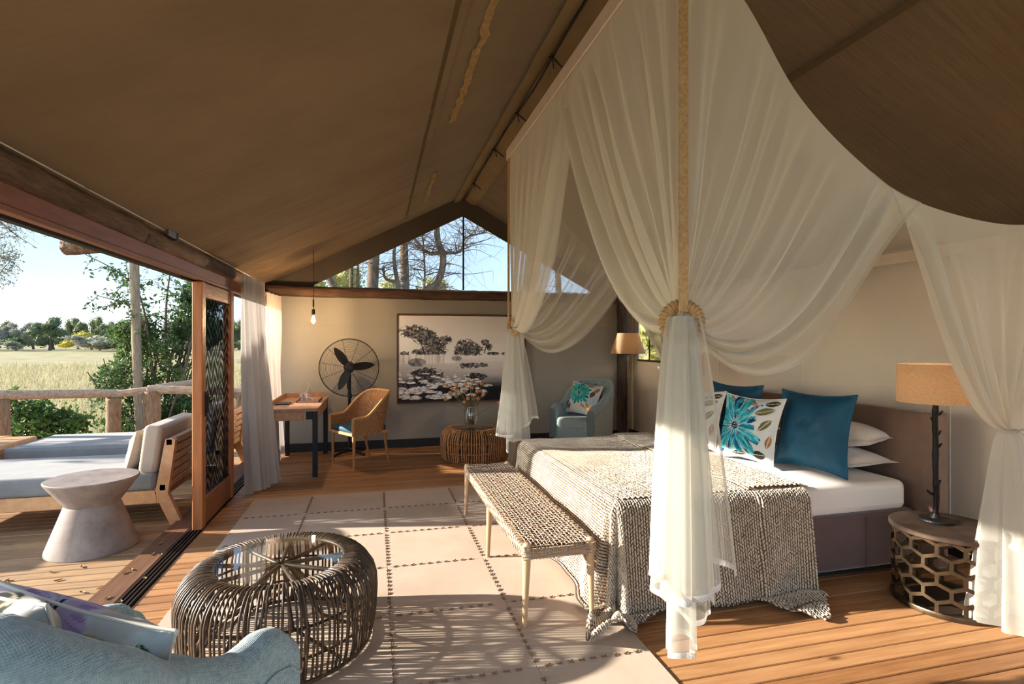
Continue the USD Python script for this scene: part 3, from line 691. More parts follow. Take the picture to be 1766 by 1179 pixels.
tail_parts(tail(CN + [-.015, -.03, .0], .40, .045, .105, 2, 2.2, (.85, -.53), .06, lean=(.02, 0)))
tail_parts(tail(CN - [0, 0, .02], .22, .026, .075, 2, 4.0, (.85, -.53), .025, lean=(-.01, -.01)))
tail_parts(tail(CF - [0, 0, .02], .68, .04, .165, 3, 1.0, (.97, -.25), .07))
tail_parts(tail(CF - [0, 0, .02], .42, .03, .13, 2, 2.9, (.97, -.25), .05, lean=(.05, 0)))
tail_parts(tail(np.array((3.17, 2.08, 1.03)), .03, .035, .17, 4, .9, (.77, -.63), .015, lean=(.06, 0)), False)
tail_parts(tail(np.array((3.17, 4.92, 1.03)), .03, .035, .15, 4, 1.9, (.77, -.63), .015), False)
for x, yv, z in ((3.17, 2.08, 1.04), (3.17, 4.92, 1.04)):
    part(cp, 'tie_ribbon', cat(tube(np.stack([x + .045 * np.cos(np.linspace(0, 2 * PI, 24, endpoint=False)), yv + .035 * np.sin(np.linspace(0, 2 * PI, 24, endpoint=False)), np.full(24, z)], 1), .009, 6, closed=True),
        tube(spline([(x - .01, yv - .04, z), (x - .03, yv - .075, z - .04), (x - .02, yv - .085, z - .18), (x - .03, yv - .1, z - .34)], 16), .009, 6, flat=.25), tube(spline([(x + .02, yv - .04, z), (x + .05, yv - .07, z - .05), (x + .05, yv - .10, z - .22), (x + .07, yv - .11, z - .40)], 16), .009, 6, flat=.25),
        tube(spline([(x + .02, yv - .03, z), (x + .08, yv - .05, z + .015), (x + .13, yv - .07, z - .05)], 12), .009, 6, flat=.3)), m_net2, True)
for Cq, ax in ((CN, (1.24, 2.02, 0)), (CF, (1.0, .35, 0))):
    part(cp, 'strap', rbox(.045, .006, FZ - Cq[2] - .02, (Cq[0] + (-.01 if Cq is CN else -.02), Cq[1] - .03, (FZ + Cq[2]) / 2 + .03), .002) if Cq is CN else rbox(.012, .04, FZ - Cq[2] - .02, (Cq[0] - .05, Cq[1] - .01, (FZ + Cq[2]) / 2 + .03), .002), m_jute, label='jute strap')
    a = np.linspace(0, 2 * PI, 120, endpoint=False); ax = np.array(ax) / np.linalg.norm(ax); sd = np.array([-ax[1], ax[0], 0])
    rr = .068
    ring = Cq + rr * (np.cos(a)[:, None] * sd + np.sin(a)[:, None] * np.array([0, 0, 1.]))
    part(cp, 'gather_ring', tube(ring, .026 * (1 + .10 * np.sign(np.sin(a * 30))), 12, closed=True), m_jute, 50, label='fat ring bound in jute cord')
# ------------------------------------------------------------------ rattan tables
def cane_table(name, label, loc, Rm, h, n, mat, matp, glass, seed, cane_r):
    th = thing(name, label, 'table', loc)
    g = np.random.default_rng(seed)
    prof_ = spline([(.66, h - .004), (.80, h + .002), (.93, h - .045), (1.0, h * .72), (1.0, h * .42), (.975, h * .16), (.94, .012)], 13)
    for k in range(n):
        a = 2 * PI * (k + g.uniform(-.22, .22)) / n
        rr = prof_[:, 0] * Rm * (1 + g.normal(0, .004)); tw = a + g.normal(0, .006) * np.linspace(0, 1, 13) + .006 * np.sin(np.linspace(0, 4, 13) + g.uniform(0, 6))
        part(th, 'cane', tube(np.stack([rr * np.cos(tw), rr * np.sin(tw), np.maximum(prof_[:, 1], .007)], 1), cane_r * g.uniform(.85, 1.15), 5), mat, True)
    a = np.linspace(0, 2 * PI, 64, endpoint=False)
    ring = lambda r, z: np.stack([r * np.cos(a), r * np.sin(a), a * 0 + z], 1)
    for r, z in ((.955, .30), (.955, .62)):
        part(th, 'binding_ring', tube(ring(r * Rm, h * z), cane_r * 1.15, 6, closed=True), mat, True)
    for r, z in ((.66, h - .012), (.94, .014)):
        part(th, 'rim_ring', tube(ring(r * Rm, z), cane_r * 1.7, 7, closed=True), matp, True)
    for k in range(9):
        t = 2 * PI * k / 9 + .2; c_, s_ = math.cos(t), math.sin(t)
        part(th, 'spoke', tube([(c_ * .02, s_ * .02, h - .03), (c_ * .35 * Rm, s_ * .35 * Rm, h - .028), (c_ * .66 * Rm, s_ * .66 * Rm, h - .026)], cane_r * 1.9, 7), matp, True)
        part(th, 'strut', tube([(c_ * .70 * Rm, s_ * .70 * Rm, h - .03), (c_ * .80 * Rm + .03, s_ * .80 * Rm, h * .5), (c_ * .90 * Rm, s_ * .90 * Rm, .02)], cane_r * 2.2, 7), matp, True)
        part(th, 'brace', tube([(c_ * .05, s_ * .05, h - .04), (c_ * .5 * Rm, s_ * .5 * Rm, h * .4), (math.cos(t + .5) * .86 * Rm, math.sin(t + .5) * .86 * Rm, .02)], cane_r * 1.5, 6), matp, True)
    part(th, 'glass_top', lathe([(0.001, h + .004), (.655 * Rm, h + .004), (.66 * Rm, h + .008), (.655 * Rm, h + .012), (.001, h + .012)], 64), glass, 40, label='round clear glass top')
    return th
m_cane = M('dark_rattan', C(56, 42, 30), .42, C(88, 68, 48), vs=18, rand=.25, bump=.3, bs=60, bdist=.002, spec=.5)
m_canep = M('dark_rattan_pole', C(60, 44, 32), .45, C(90, 68, 48), vs=14, rand=.2, spec=.5)
m_cane2 = M('tan_rattan', C(176, 124, 78), .45, C(202, 152, 102), vs=18, rand=.2, spec=.5)
m_cane2p = M('tan_rattan_pole', C(120, 80, 48), .5, C(150, 104, 64), vs=14, rand=.2)
m_glass = pane_mat('table_glass', (.95, .98, .98), .01, 1.16)
cane_table('coffee_table', 'dark rattan drum coffee table with open cane sides standing on the hide rug', (-.455, 2.88, .0095), .455, .415, 122, m_cane, m_canep, m_glass, 11, .0057)
cane_table('side_table', 'tan rattan drum side table under the vase beside the picture wall', (1.22, 6.88, 0), .415, .40, 84, m_cane2, m_cane2p, m_glass, 12, .0074)

# ------------------------------------------------------------------ woven bench
m_ash = wood('ash_wood', C(176, 142, 106), C(200, 168, 130), grain=(10, 10, 1), rough=.6)
m_thong = M('leather_thong', C(214, 194, 172), .7, C(186, 160, 136), vs=40, rand=.10)
bn = thing('woven_bench', 'long low bench with woven pale leather seat at the foot of the bed', 'bench')
bx0, bx1, by0, by1, bz = .745, 1.145, 2.70, 4.64, .43
for (x, y_) in ((bx0 + .022, by0 + .022), (bx1 - .022, by0 + .022), (bx0 + .022, by1 - .022), (bx1 - .022, by1 - .022), (bx0 + .022, 3.67)):
    sp = .012 * (1 if x > .95 else -1)
    part(bn, 'leg', tube([(x + sp, y_, .0095), (x + sp * .6, y_, .15), (x, y_, .36), (x, y_, bz - .012), (x, y_, bz + (.012 if y_ != 3.67 else -.010)), (x, y_, bz + (.018 if y_ != 3.67 else -.008))], [.013, .016, .0225, .024, .021, .012], 14), m_ash, 50)
for x in (bx0 + .02, bx1 - .02): part(bn, 'rail', rbox(.026, by1 - by0 - .06, .05, (x, (by0 + by1) / 2, bz - .045), .008), m_ash)
for y_ in (by0 + .02, by1 - .02): part(bn, 'rail', rbox(bx1 - bx0 - .06, .026, .05, ((bx0 + bx1) / 2, y_, bz - .045), .008), m_ash)
def strand(p, w=.0036): part(bn, 'strand', tube(p, w, 4, flat=.45, cap=False), m_thong, True)
part(bn, 'under_webbing', rbox(bx1 - bx0 - .05, by1 - by0 - .05, .006, ((bx0 + bx1) / 2, (by0 + by1) / 2, bz - .014), .002), M('gap_dark_brown', C(104, 72, 52), .8))  # added slab; its dark brown stands in for the darkness in the weave gaps
nL = 16
for k in range(nL):
    x = bx0 + .02 + (bx1 - bx0 - .04) * (k + .5) / nL + RNG.uniform(-.002, .002); yy = np.linspace(by0 + .005, by1 - .005, 60)
    P = np.stack([x + .0025 * np.sin(yy * 25 + k), yy, bz + .002 * np.sin(yy * 70 + PI * k)], 1)
    P = np.vstack([[(x, by0 + .002, bz - .045)], P, [(x, by1 - .002, bz - .045)]]); strand(P, .0050)
for sg in (-1, 1):
    for k in range(50):
        y_ = by0 + .03 + (by1 - by0 - .06) * k / 49; dx = bx1 - bx0; t = np.linspace(0, 1, 26)
        yq = y_ + sg * (t - .5) * .24
        P = np.stack([bx0 + dx * t, np.clip(yq, by0 + .004, by1 - .004), bz + .0035 + .0026 * np.sin(t * 60 + PI * k)], 1)
        P = np.vstack([[(bx0 - .001, P[0, 1] - .01, bz - .06)], [(bx0 - .002, P[0, 1], bz - .004)], P, [(bx1 + .002, P[-1, 1], bz - .004)], [(bx1 + .001, P[-1, 1] + .01, bz - .06)]]); strand(P)
for k in range(56):
    y_ = by0 + .05 + (by1 - by0 - .1) * k / 55
    for x, s in ((bx0 - .0015, -1),):
        strand([(x, y_ - .02, bz - .002), (x - .0015, y_ + .0, bz - .03), (x, y_ + .022, bz - .066)], .0042)
for k in range(16):
    x = bx0 + .05 + (bx1 - bx0 - .1) * k / 15
    strand([(x, by0 + .004, bz), (x + .004, by0 + .004, bz - .035), (x, by0 + .004, bz - .07)], .0032)
for z0, z1 in ((.0, .045), (.05, .0), (.02, .03), (.06, .02), (.03, .06)):
    strand([(bx0 + .0, by0 - .004, bz - z0), ((bx0 + bx1) / 2, by0 + .002, bz - (z0 + z1) / 2 - .012), (bx1, by0 - .004, bz - z1)], .0034)
for cx in (bx0 + .022, bx1 - .022):
    for q in range(3):
        a = np.linspace(0, 2 * PI, 16, endpoint=False)
        part(bn, 'strand', tube(np.stack([cx + .0255 * np.cos(a), by0 + .022 + .0255 * np.sin(a), bz - .02 - .02 * q + .006 * np.sin(a + q)], 1), .0036, 4, closed=True, flat=.5), m_thong, True)

# ------------------------------------------------------------------ night table and lamps
m_bronze = M('aged_bronze', C(70, 58, 46), .36, C(100, 84, 64), vs=9, metal=.85, bump=.2, bs=40, bdist=.002)
m_bronzed = M('aged_bronze_top', C(70, 57, 50), .42, C(98, 82, 70), vs=7, metal=.7, bump=.15, bs=30, bdist=.002)
ns = thing('night_table', 'round bronze night table with pierced honeycomb sides beside the bed', 'table', (3.19, 2.40, 0))
nr, nh = .262, .445
part(ns, 'top', lathe([(.001, nh - .03), (nr + .006, nh - .03), (nr + .014, nh - .024), (nr + .014, nh - .006), (nr + .008, nh), (.001, nh)], 64), m_bronzed, 30)
part(ns, 'base_ring', lathe([(nr - .02, .002), (nr + .006, .002), (nr + .008, .02), (nr + .004, .03), (nr - .02, .03), (nr - .02, .002)], 64), m_bronze, 30)
nc, Hh = 13, .104; wc = 2 * PI / nc; bars = {}
for row in range(-1, 7):
    for c_ in range(nc):
        cx, cz = (c_ + .5 * (row % 2)) * wc, .055 + row * .75 * Hh
        vs_ = [(cx, cz + Hh / 2), (cx + wc / 2, cz + Hh / 4), (cx + wc / 2, cz - Hh / 4), (cx, cz - Hh / 2), (cx - wc / 2, cz - Hh / 4), (cx - wc / 2, cz + Hh / 4)]
        for q in range(6):
            a, b = vs_[q], vs_[(q + 1) % 6]
            key = tuple(sorted((((round(a[0] / wc * 2) % (2 * nc)), round(a[1], 3)), ((round(b[0] / wc * 2) % (2 * nc)), round(b[1], 3)))))
            bars.setdefault(key, (a, b))
lat = []
for a, b in bars.values():
    t = np.linspace(0, 1, 5); th_ = a[0] + (b[0] - a[0]) * t; z = a[1] + (b[1] - a[1]) * t
    ok = (z > .012) & (z < nh - .018)
    if ok.sum() < 2: continue
    th_, z = th_[ok], z[ok]; ro, ri, hw = nr, nr - .014, .0092
    dth, dz = (th_[-1] - th_[0]) * nr, z[-1] - z[0]; L = math.hypot(dth, dz); nx_, nz_ = -dz / L, dth / L
    rows = []
    for q in range(len(th_)):
        pr = []
        for rad, s in ((ro, -1), (ro, 1), (ri, 1), (ri, -1)):
            tt = th_[q] + s * hw * nx_ / nr; pr.append((rad * math.cos(tt), rad * math.sin(tt), z[q] + s * hw * nz_))
        rows.append(pr)
    gm = grid(np.array(rows), wrap=True)
    f = np.vstack([gm.faces, [[0, 1, 2], [0, 2, 3]], np.array([[0, 2, 1], [0, 3, 2]]) + 4 * (len(th_) - 1)])
    lat.append(trimesh.Trimesh(gm.vertices, f, process=False))
part(ns, 'lattice', cat(lat), m_bronze, label='honeycomb lattice of bronze bars')
part(ns, 'inner_bin', lathe([(.001, .004), (.20, .004), (.20, .008), (.001, .008)], 40), m_bronzed)

m_twig = M('black_twig_metal', C(34, 32, 34), .4, metal=.6, bump=.6, bs=60, bdist=.006)
m_shade = M('burlap_shade', C(232, 206, 170), .85, C(218, 188, 148), vs=55, transl=.4, bump=.3, bs=180, bdist=.002, stretch=(1, 1, 3))
def shade(parent, z0, z1, r0, r1, strength, col=(1.0, .66, .34)):
    part(parent, 'shade', lathe([(r0, z0), (r1, z1), (r1 - .004, z1), (r0 - .004, z0), (r0, z0)], 56), m_shade, 50, label='burlap lampshade')
    part(parent, 'shade_ring', cat(*[tube([(-r1 + .004, 0, z1 - .03), (r1 - .004, 0, z1 - .03)], .002, 5), tube([(0, -r1 + .004, z1 - .03), (0, r1 - .004, z1 - .03)], .002, 5)]), m_twig)
    part(parent, 'bulb', T(trimesh.creation.icosphere(2, .03), (0, 0, (z0 + z1) / 2)), glow('lamp_bulb_glow', (1.0, .80, .56), strength), True)
    part(parent, 'socket', lathe([(.001, z0 - .02), (.012, z0 - .02), (.014, (z0 + z1) / 2 - .028), (.001, (z0 + z1) / 2 - .028)], 12), m_twig)
tl = thing('table_lamp', 'black twig-stemmed table lamp with burlap drum shade on the bronze night table', 'lamp', (3.20, 2.47, nh))
part(tl, 'base', lathe([(.001, 0), (.085, 0), (.088, .008), (.084, .016), (.03, .022), (.016, .05), (.001, .05)], 40), m_twig, 40)
zz = np.linspace(.04, .74, 60); tw = np.random.default_rng(4)
part(tl, 'twig_stem', tube(np.stack([.006 * np.sin(zz * 17), .005 * np.cos(zz * 13), zz], 1), .0135 + .004 * meshkit.noise(np.stack([zz * 28, zz * 0, zz * 0], 1), 3), 10), m_twig, True)
for z_, a_, l_ in ((.15, 2.6, .045), (.21, -.2, .03), (.30, 1.2, .025), (.43, -.6, .03), (.50, .1, .045), (.58, 2.0, .025), (.62, -.5, .035), (.67, .3, .02)):
    part(tl, 'twig_stub', tube([(0, 0, z_), (math.cos(a_) * l_ * .6, math.sin(a_) * l_ * .6, z_ + .012), (math.cos(a_) * l_, math.sin(a_) * l_, z_ + .03)], [.009, .0075, .005], 7), m_twig, True)
shade(tl, .70, .925, .192, .188, 16.0)
fs = copy(ns, 'night_table', 'second bronze night table on the far side of the bed, behind the hanging net', (3.24, 5.14, 0), 15, None, 'table')
copy(tl, 'table_lamp', 'added black table lamp with burlap shade, unseen behind the net, brightening it', (3.22, 5.14, nh), 40, None, 'lamp')  # lamp added out of sight to brighten the net and headboard wall
m_brass = M('antique_brass', C(150, 120, 76), .35, metal=.9)
fp = thing('floor_lamp', 'slim brass standing lamp with tapered burlap shade behind the tufted armchair', 'lamp', (3.60, 7.28, 0))
part(fp, 'base', lathe([(.001, 0), (.13, 0), (.132, .01), (.12, .018), (.02, .024), (.001, .024)], 40), m_brass, 40)
part(fp, 'stem', tube([(0, 0, .02), (0, 0, .7), (0, 0, 1.34)], .011, 10), m_brass, 50)
for z_ in np.arange(.12, 1.3, .123): part(fp, 'joint_ring', T(lathe([(.010, -.012), (.019, -.004), (.019, .004), (.010, .012)], 14), (0, 0, z_)), m_brass, 50)
shade(fp, 1.33, 1.63, .255, .155, 24.0)

# ------------------------------------------------------------------ writing corner
m_top = wood('desk_wood', C(164, 122, 96), C(190, 150, 122), grain=(10, 1, 10), rough=.45)
m_steel = M('black_steel', C(34, 36, 42), .5, metal=.3)
dq = thing('writing_desk', 'wooden writing desk with dark steel legs in the corner under the hanging bulb', 'desk')
dx0, dx1, dy0, dy1, dz_ = -1.17, -.62, 6.33, 7.68, .765
part(dq, 'top', rbox(dx1 - dx0, dy1 - dy0, .035, ((dx0 + dx1) / 2, (dy0 + dy1) / 2, dz_ - .0175), .004), m_top)
part(dq, 'apron', rbox(.02, dy1 - dy0 - .16, .10, (dx1 - .02, (dy0 + dy1) / 2, dz_ - .085), .003), m_top)
part(dq, 'drawer_front', rbox(.38, .02, .095, (-.965, dy0 + .015, dz_ - .083), .004), m_top)
part(dq, 'ledge', rbox(.02, dy1 - dy0, .06, (dx0 + .01, (dy0 + dy1) / 2, dz_ + .03), .003), m_top)
part(dq, 'ledge', rbox(dx1 - dx0 - .02, .02, .06, ((dx0 + dx1) / 2 + .01, dy1 - .01, dz_ + .03), .003), m_top)
for x, y_ in ((dx1 - .035, dy0 + .035), (dx0 + .035, dy0 + .035), (dx1 - .035, dy1 - .035), (dx0 + .035, dy1 - .035)):
    part(dq, 'leg', cat(rbox(.055, .045, dz_ - .035, (x, y_, (dz_ - .035) / 2), .004), rbox(.11, .03, .09, (x - (.04 if x > -.9 else -.04), y_, dz_ - .08), .004)), m_steel)
tr = thing('wooden_tray', 'flat brown tray carrying the decanter on the desk', 'tray', (-.80, 7.15, dz_))
part(tr, 'tray_base', rbox(.26, .40, .012, (0, 0, .006), .003), m_top)
for sx, w_, l_ in ((-.125, .012, .40), (.125, .012, .40)): part(tr, 'tray_rim', rbox(w_, l_, .026, (sx, 0, .013), .003), m_sill)
m_crystal = pane_mat('clear_glass', (.97, .98, .98), .02, 1.9)
dc = thing('decanter', 'stoppered glass decanter on the desk tray', 'decanter', (-.82, 7.20, dz_ + .0125))
part(dc, 'body', lathe([(.001, 0), (.058, 0), (.064, .02), (.06, .07), (.03, .115), (.016, .14), (.016, .17), (.024, .182), (.014, .182)], 32), m_crystal, True)
part(dc, 'stopper', T(cat(trimesh.creation.icosphere(2, .019)), (0, 0, .20)), m_crystal, True)
for x, y_, lb in ((-.90, 7.10, 'short glass tumbler on the desk tray, the one toward the ledge'), (-.84, 7.05, 'short glass tumbler on the desk tray, the one toward the room')):
    gl = thing('tumbler', lb, 'glass', (x, y_, dz_ + .0125), group='tumblers on the tray')
    part(gl, 'bowl', lathe([(.001, .004), (.028, .0), (.036, .085), (.034, .085), (.026, .008), (.001, .008)], 24), m_crystal, True)
solo('notebook', rbox(.15, .21, .014, (-1.06, 6.85, dz_ + .0075), .004), M('black_leather', C(30, 30, 32), .5), 'black folder lying on the desk near the ledge', 'folder')
# rattan chair
m_weave = M('woven_cane', C(196, 146, 98), .6, C(126, 84, 50), vs=70, bump=.5, bs=120, bdist=.006, ramp=(.42, .58), stretch=(1, 1, 2.5))
m_rimc = M('cane_rim', C(204, 154, 104), .5)
m_chleg = wood('chair_leg', C(170, 118, 72), C(192, 140, 92), grain=(10, 10, 1))
def shell_path(w, d, r, n):
    """U from front right (+x, -d/2) round the back to front left."""
    pts = [(w / 2, -d / 2), (w / 2, d / 2 - r)] + [(w / 2 - r + r * math.cos(t), d / 2 - r + r * math.sin(t)) for t in np.linspace(.15, PI / 2 - .1, 6)]
    pts += [(-x, y_) for x, y_ in pts[::-1]]
    p = np.array(pts); s = np.r_[0, np.cumsum(np.hypot(*np.diff(p, axis=0).T))]
    q = np.linspace(0, s[-1], n); return np.stack([np.interp(q, s, p[:, 0]), np.interp(q, s, p[:, 1])], 1), q / s[-1]
ch = thing('rattan_chair', 'honey woven rattan desk chair with sloping arms and teal seat', 'chair', (-.19, 6.91, 0), -58)
pth, s_ = shell_path(.54, .50, .19, 90)
nrm = np.gradient(pth, axis=0); nrm = np.stack([nrm[:, 1], -nrm[:, 0]], 1) * 1.0; nrm /= np.linalg.norm(nrm, axis=1, keepdims=True)
if (nrm[0] * [1, 0]).sum() < 0: nrm = -nrm
e_ = np.minimum(s_, 1 - s_) * 2
sm = lambda t: np.clip(t, 0, 1) ** 2 * (3 - 2 * np.clip(t, 0, 1))
top = .60 + .02 * e_ + .27 * sm((e_ - .22) / .50)
sec = []
for k in range(len(pth)):
    z0, z1 = .40, top[k]; ring = []
    for dq_, zf in ((.012, 0), (.012, .25), (.012, .5), (.012, .75), (.012, 1), (-.012, 1), (-.012, .75), (-.012, .5), (-.012, .25), (-.012, 0)):
        z = z0 + (z1 - z0) * zf; back = .16 * max(0, z - .5) * sm((e_[k] - .3) / .5)
        ring.append((*(pth[k] + nrm[k] * (dq_ + .05 * max(0, z - .42) )) + np.array([0, back]), z))
    sec.append(ring)
sec = np.array(sec); gm = grid(sec, wrap=True)
part(ch, 'woven_shell', gm, m_weave, 40)
rim = (sec[:, 4] + sec[:, 5]) / 2
part(ch, 'rim', tube(np.vstack([[(*((sec[0, 0] + sec[0, 9]) / 2)[:2], .40)], rim, [(*((sec[-1, 0] + sec[-1, 9]) / 2)[:2], .40)]]), .0165, 8), m_rimc, True)
part(ch, 'seat_frame', rbox(.53, .50, .035, (0, 0, .405), .008), m_rimc)
part(ch, 'seat_cushion', soft_box(.49, .47, .07, (0, -.01, .455), .03), m_teal, 40, label='teal seat pad')
for x, y_ in ((.25, -.225), (-.25, -.225), (.23, .20), (-.23, .20)):
    part(ch, 'leg', tube([(x, y_ + (.07 if y_ > 0 else 0), 0), (x, y_ + (.02 if y_ > 0 else 0), .25), (x, y_, .41)], [.012, .018, .022], 10), m_chleg, 50)
# fan
m_blk = M('black_enamel', C(24, 22, 22), .4)
fn = thing('pedestal_fan', 'black pedestal fan with round wire cage and three blades behind the desk chair', 'fan', (-.34, 7.50, 0), 2)
fr_, fz = .375, 1.165
aa = np.linspace(0, 2 * PI, 72, endpoint=False)
def fring(r, y_, w): return tube(np.stack([r * np.cos(aa), aa * 0 + y_, fz + r * np.sin(aa)], 1), w, 5, closed=True)
part(fn, 'cage_rim', fring(fr_, -.12, .007), m_blk, True)
part(fn, 'cage_rings', cat(*[fring(r, -.12 - .06 * (1 - (r / fr_) ** 2), .0013) for r in np.linspace(.10, fr_ - .015, 17)], *[fring(r, -.12 + .10 * (1 - (r / fr_) ** 2), .0012) for r in np.linspace(.12, fr_ - .02, 9)]), m_blk, kind='stuff')
for k in range(11):
    t = 2 * PI * k / 11 + .1; rs = np.linspace(.05, fr_, 10)
    part(fn, 'cage_spoke', tube(np.stack([rs * math.cos(t), -.12 - .062 * (1 - (rs / fr_) ** 2), fz + rs * math.sin(t)], 1), .0028, 5), m_blk, True)
part(fn, 'hub', T(R(lathe([(.001, -.05), (.05, -.05), (.062, -.02), (.062, .05), (.04, .06), (.001, .06)], 30), 90, (1, 0, 0)), (0, -.10, fz)), m_blk, 40)
part(fn, 'motor', T(R(lathe([(.001, -.08), (.06, -.08), (.075, -.04), (.075, .06), (.05, .1), (.001, .1)], 30), 90, (1, 0, 0)), (0, .03, fz)), m_blk, 40)
for k in range(3):
    t = 2 * PI * k / 3 + math.radians(6)
    u = np.linspace(.05, .32, 14); wd = .048 * np.sin(np.linspace(.5, PI, 14)) ** .7 + .006
    P = np.array([[(uu_ * 1.0, s * wd[q] * .35 - .005, s * wd[q]) for s in (-1, -.3, .3, 1)] for q, uu_ in enumerate(u)])
    m = slab(np.stack([P[..., 0], P[..., 2], P[..., 1]], -1), .005); m = R(m, 90, (1, 0, 0))
    part(fn, 'blade', T(R(m, math.degrees(t), (0, -1, 0)), (0, -.11, fz)), m_blk, True)
part(fn, 'pole', tube([(0, .05, .03), (0, .05, .6), (0, .05, fz - .06)], .021, 12), m_blk, 50)
part(fn, 'neck', rbox(.045, .05, .24, (-.012, .012, fz - .17), .01), m_blk)
part(fn, 'pole_collar', T(lathe([(.02, -.03), (.032, -.03), (.032, .03), (.02, .03)], 16), (0, .05, .78)), m_blk)
for k in range(4):
    t = PI / 4 + k * PI / 2
    part(fn, 'foot', tube([(0, .05, .06), (.12 * math.cos(t), .05 + .12 * math.sin(t), .05), (.27 * math.cos(t), .05 + .27 * math.sin(t), .018)], [.03, .024, .018], 8), m_blk, 50)
# pendant bulb
pn = thing('pendant_bulb', 'bare glowing filament bulb hanging on a black cord above the desk', 'lamp', (-.74, 7.0, 0))
part(pn, 'cord', tube([(0, 0, 2.63), (.004, 0, 2.2), (0, 0, 1.90)], .004, 6), m_cord)
part(pn, 'cord_grip', tube([(0, 0, 2.02), (0, 0, 1.93)], .009, 8), m_cord)
part(pn, 'socket', lathe([(.001, 1.905), (.016, 1.90), (.021, 1.88), (.021, 1.835), (.001, 1.835)], 20), m_bronze, 40)
part(pn, 'bulb', lathe([(.016, 1.835), (.024, 1.815), (.040, 1.775), (.042, 1.755), (.034, 1.728), (.018, 1.715), (.001, 1.712)], 28), pane_mat('bulb_glass', (1, .93, .80), 0, 1.25), True)
part(pn, 'filament', cat(*[tube([(.012 * math.cos(t), .012 * math.sin(t), 1.80), (.017 * math.cos(t), .017 * math.sin(t), 1.745)], .004, 6) for t in np.arange(6) * PI / 3]), glow('filament_glow', (1.0, .70, .42), 620.0))
# framed print
def lake_print(w, h):
    V, U = np.meshgrid(np.linspace(0, 1, h), np.linspace(0, 1, w), indexing='ij'); Vv = V
    n3 = lambda su, sv, sd, o=4: meshkit.fbm(np.stack([U * su, V * sv, U * 0 + sd], -1), o, sd)
    g = .80 - .25 * np.clip(.5 - V, 0, 1) * (.3 + U) + .1 * (n3(2, 5, 1) - .5)
    hz = .475
    wat = V > hz
    g = np.where(wat, np.interp(V, [hz, .60, .72, .84, 1.0], [.74, .58, .42, .12, .03]) + .10 * (U - .4) * (V < .8) + .14 * (n3(4, 40, 2) - .5), g)
    def blob(cx, cy, rx, ry, seed, dens=.5, dark=.10, lite=.5, refl=False):
        nonlocal g
        d = ((U - cx) / rx) ** 2 + ((V - cy) / ry) ** 2
        e = meshkit.fbm(np.stack([U * 34, V * 26, U * 0 + seed], -1), 5, seed)
        m_ = (d + (e - .5) * 1.8 < .85) & (e > dens - .25 * (1 - d))
        tone = dark + (lite - dark) * np.clip((meshkit.fbm(np.stack([U * 80, V * 60, U * 0 + seed + 2], -1), 3, seed + 2) - .35) * 2.2, 0, 1) * .8
        g = np.where(m_ & (~wat if not refl else wat), tone, g)
    for a in ((.12, .19, .13, .09, 3), (.20, .25, .11, .10, 4), (.27, .33, .11, .10, 5), (.36, .28, .06, .06, 6), (.24, .42, .16, .06, 7), (.52, .36, .10, .10, 8), (.60, .40, .08, .08, 9), (.68, .31, .04, .045, 10), (.71, .37, .03, .05, 11), (.50, .43, .09, .05, 12), (.05, .45, .06, .04, 13), (.74, .445, .06, .022, 14), (.84, .445, .04, .02, 15), (.93, .46, .05, .014, 16)): blob(*a, dens=.46)
    for x0, y0, x1, y1 in ((.20, .46, .15, .22), (.22, .46, .27, .30), (.30, .46, .33, .32), (.55, .46, .55, .36), (.60, .46, .62, .38), (.67, .44, .69, .33), (.27, .40, .36, .33)):
        t = np.clip(((U - x0) * (x1 - x0) + (V - y0) * (y1 - y0)) / ((x1 - x0) ** 2 + (y1 - y0) ** 2), 0, 1)
        g = np.where(np.hypot(U - x0 - t * (x1 - x0), (V - y0 - t * (y1 - y0)) * .7) < .004, .12, g)
    reed = (V > .455) & (V < .56) & (U < .46); g = np.where(reed, .70 + .35 * (meshkit.noise(np.stack([U * 90, V * 6, U * 0], -1), 4) - .5), g)
    for a in ((.14, .545, .07, .05, 20), (.45, .50, .04, .03, 21)):
        d = ((U - a[0]) / a[2]) ** 2 + ((V - a[1]) / a[3]) ** 2; g = np.where(d < 1, .30 + .3 * (meshkit.noise(np.stack([U * 60, V * 30, U * 0], -1), 5) - .4), g)
    blob(.22, .69, .14, .09, 30, .40, .08, .3, True); blob(.55, .59, .10, .04, 31, .44, .08, .5, True); blob(.12, .82, .13, .08, 32, .36, .04, .25, True); blob(.60, .72, .10, .05, 33, .42, .05, .3, True); blob(.66, .58, .05, .03, 34, .44, .1, .5, True)
    deep = np.clip((V - .72) / .2, 0, 1) * np.clip((n3(5, 9, 40) - .30) * 4, 0, 1); g = np.where(wat, g * (1 - .85 * deep) + .045 * deep, g)
    rg = np.random.default_rng(21)
    for k in range(120):
        v = .60 + .36 * rg.random() ** .8; s = (v - .50); u = np.clip(.30 + .9 * (rg.random() - .5) * (.5 + s) + .10 * math.sin(v * 9), 0, 1)
        if u > .62 and v > .70 and rg.random() < .7: continue
        rx, ry = s * rg.uniform(.06, .13), s * rg.uniform(.035, .06)
        d = ((U - u) / rx) ** 2 + ((V - v) / ry) ** 2; notch = (np.abs(np.arctan2((V - v) / ry, (U - u) / rx) - rg.uniform(-3, 3)) < .3)
        tone = rg.uniform(.62, 1.0); g = np.where((d < 1) & ~notch, tone * (1 - .25 * (d > .6)), g); g = np.where((d >= 1) & (d < 1.25), g * .35, g)
    g = np.clip(g, .03, .95)
    g = np.clip((g - .10) * 1.28 + .06, .02, 1.0); warm = np.stack([g * 1.0, g * .95 + .002, g * .91 + .012], -1)
    return np.clip((warm * 1.08) ** 1.15, 0, .97)
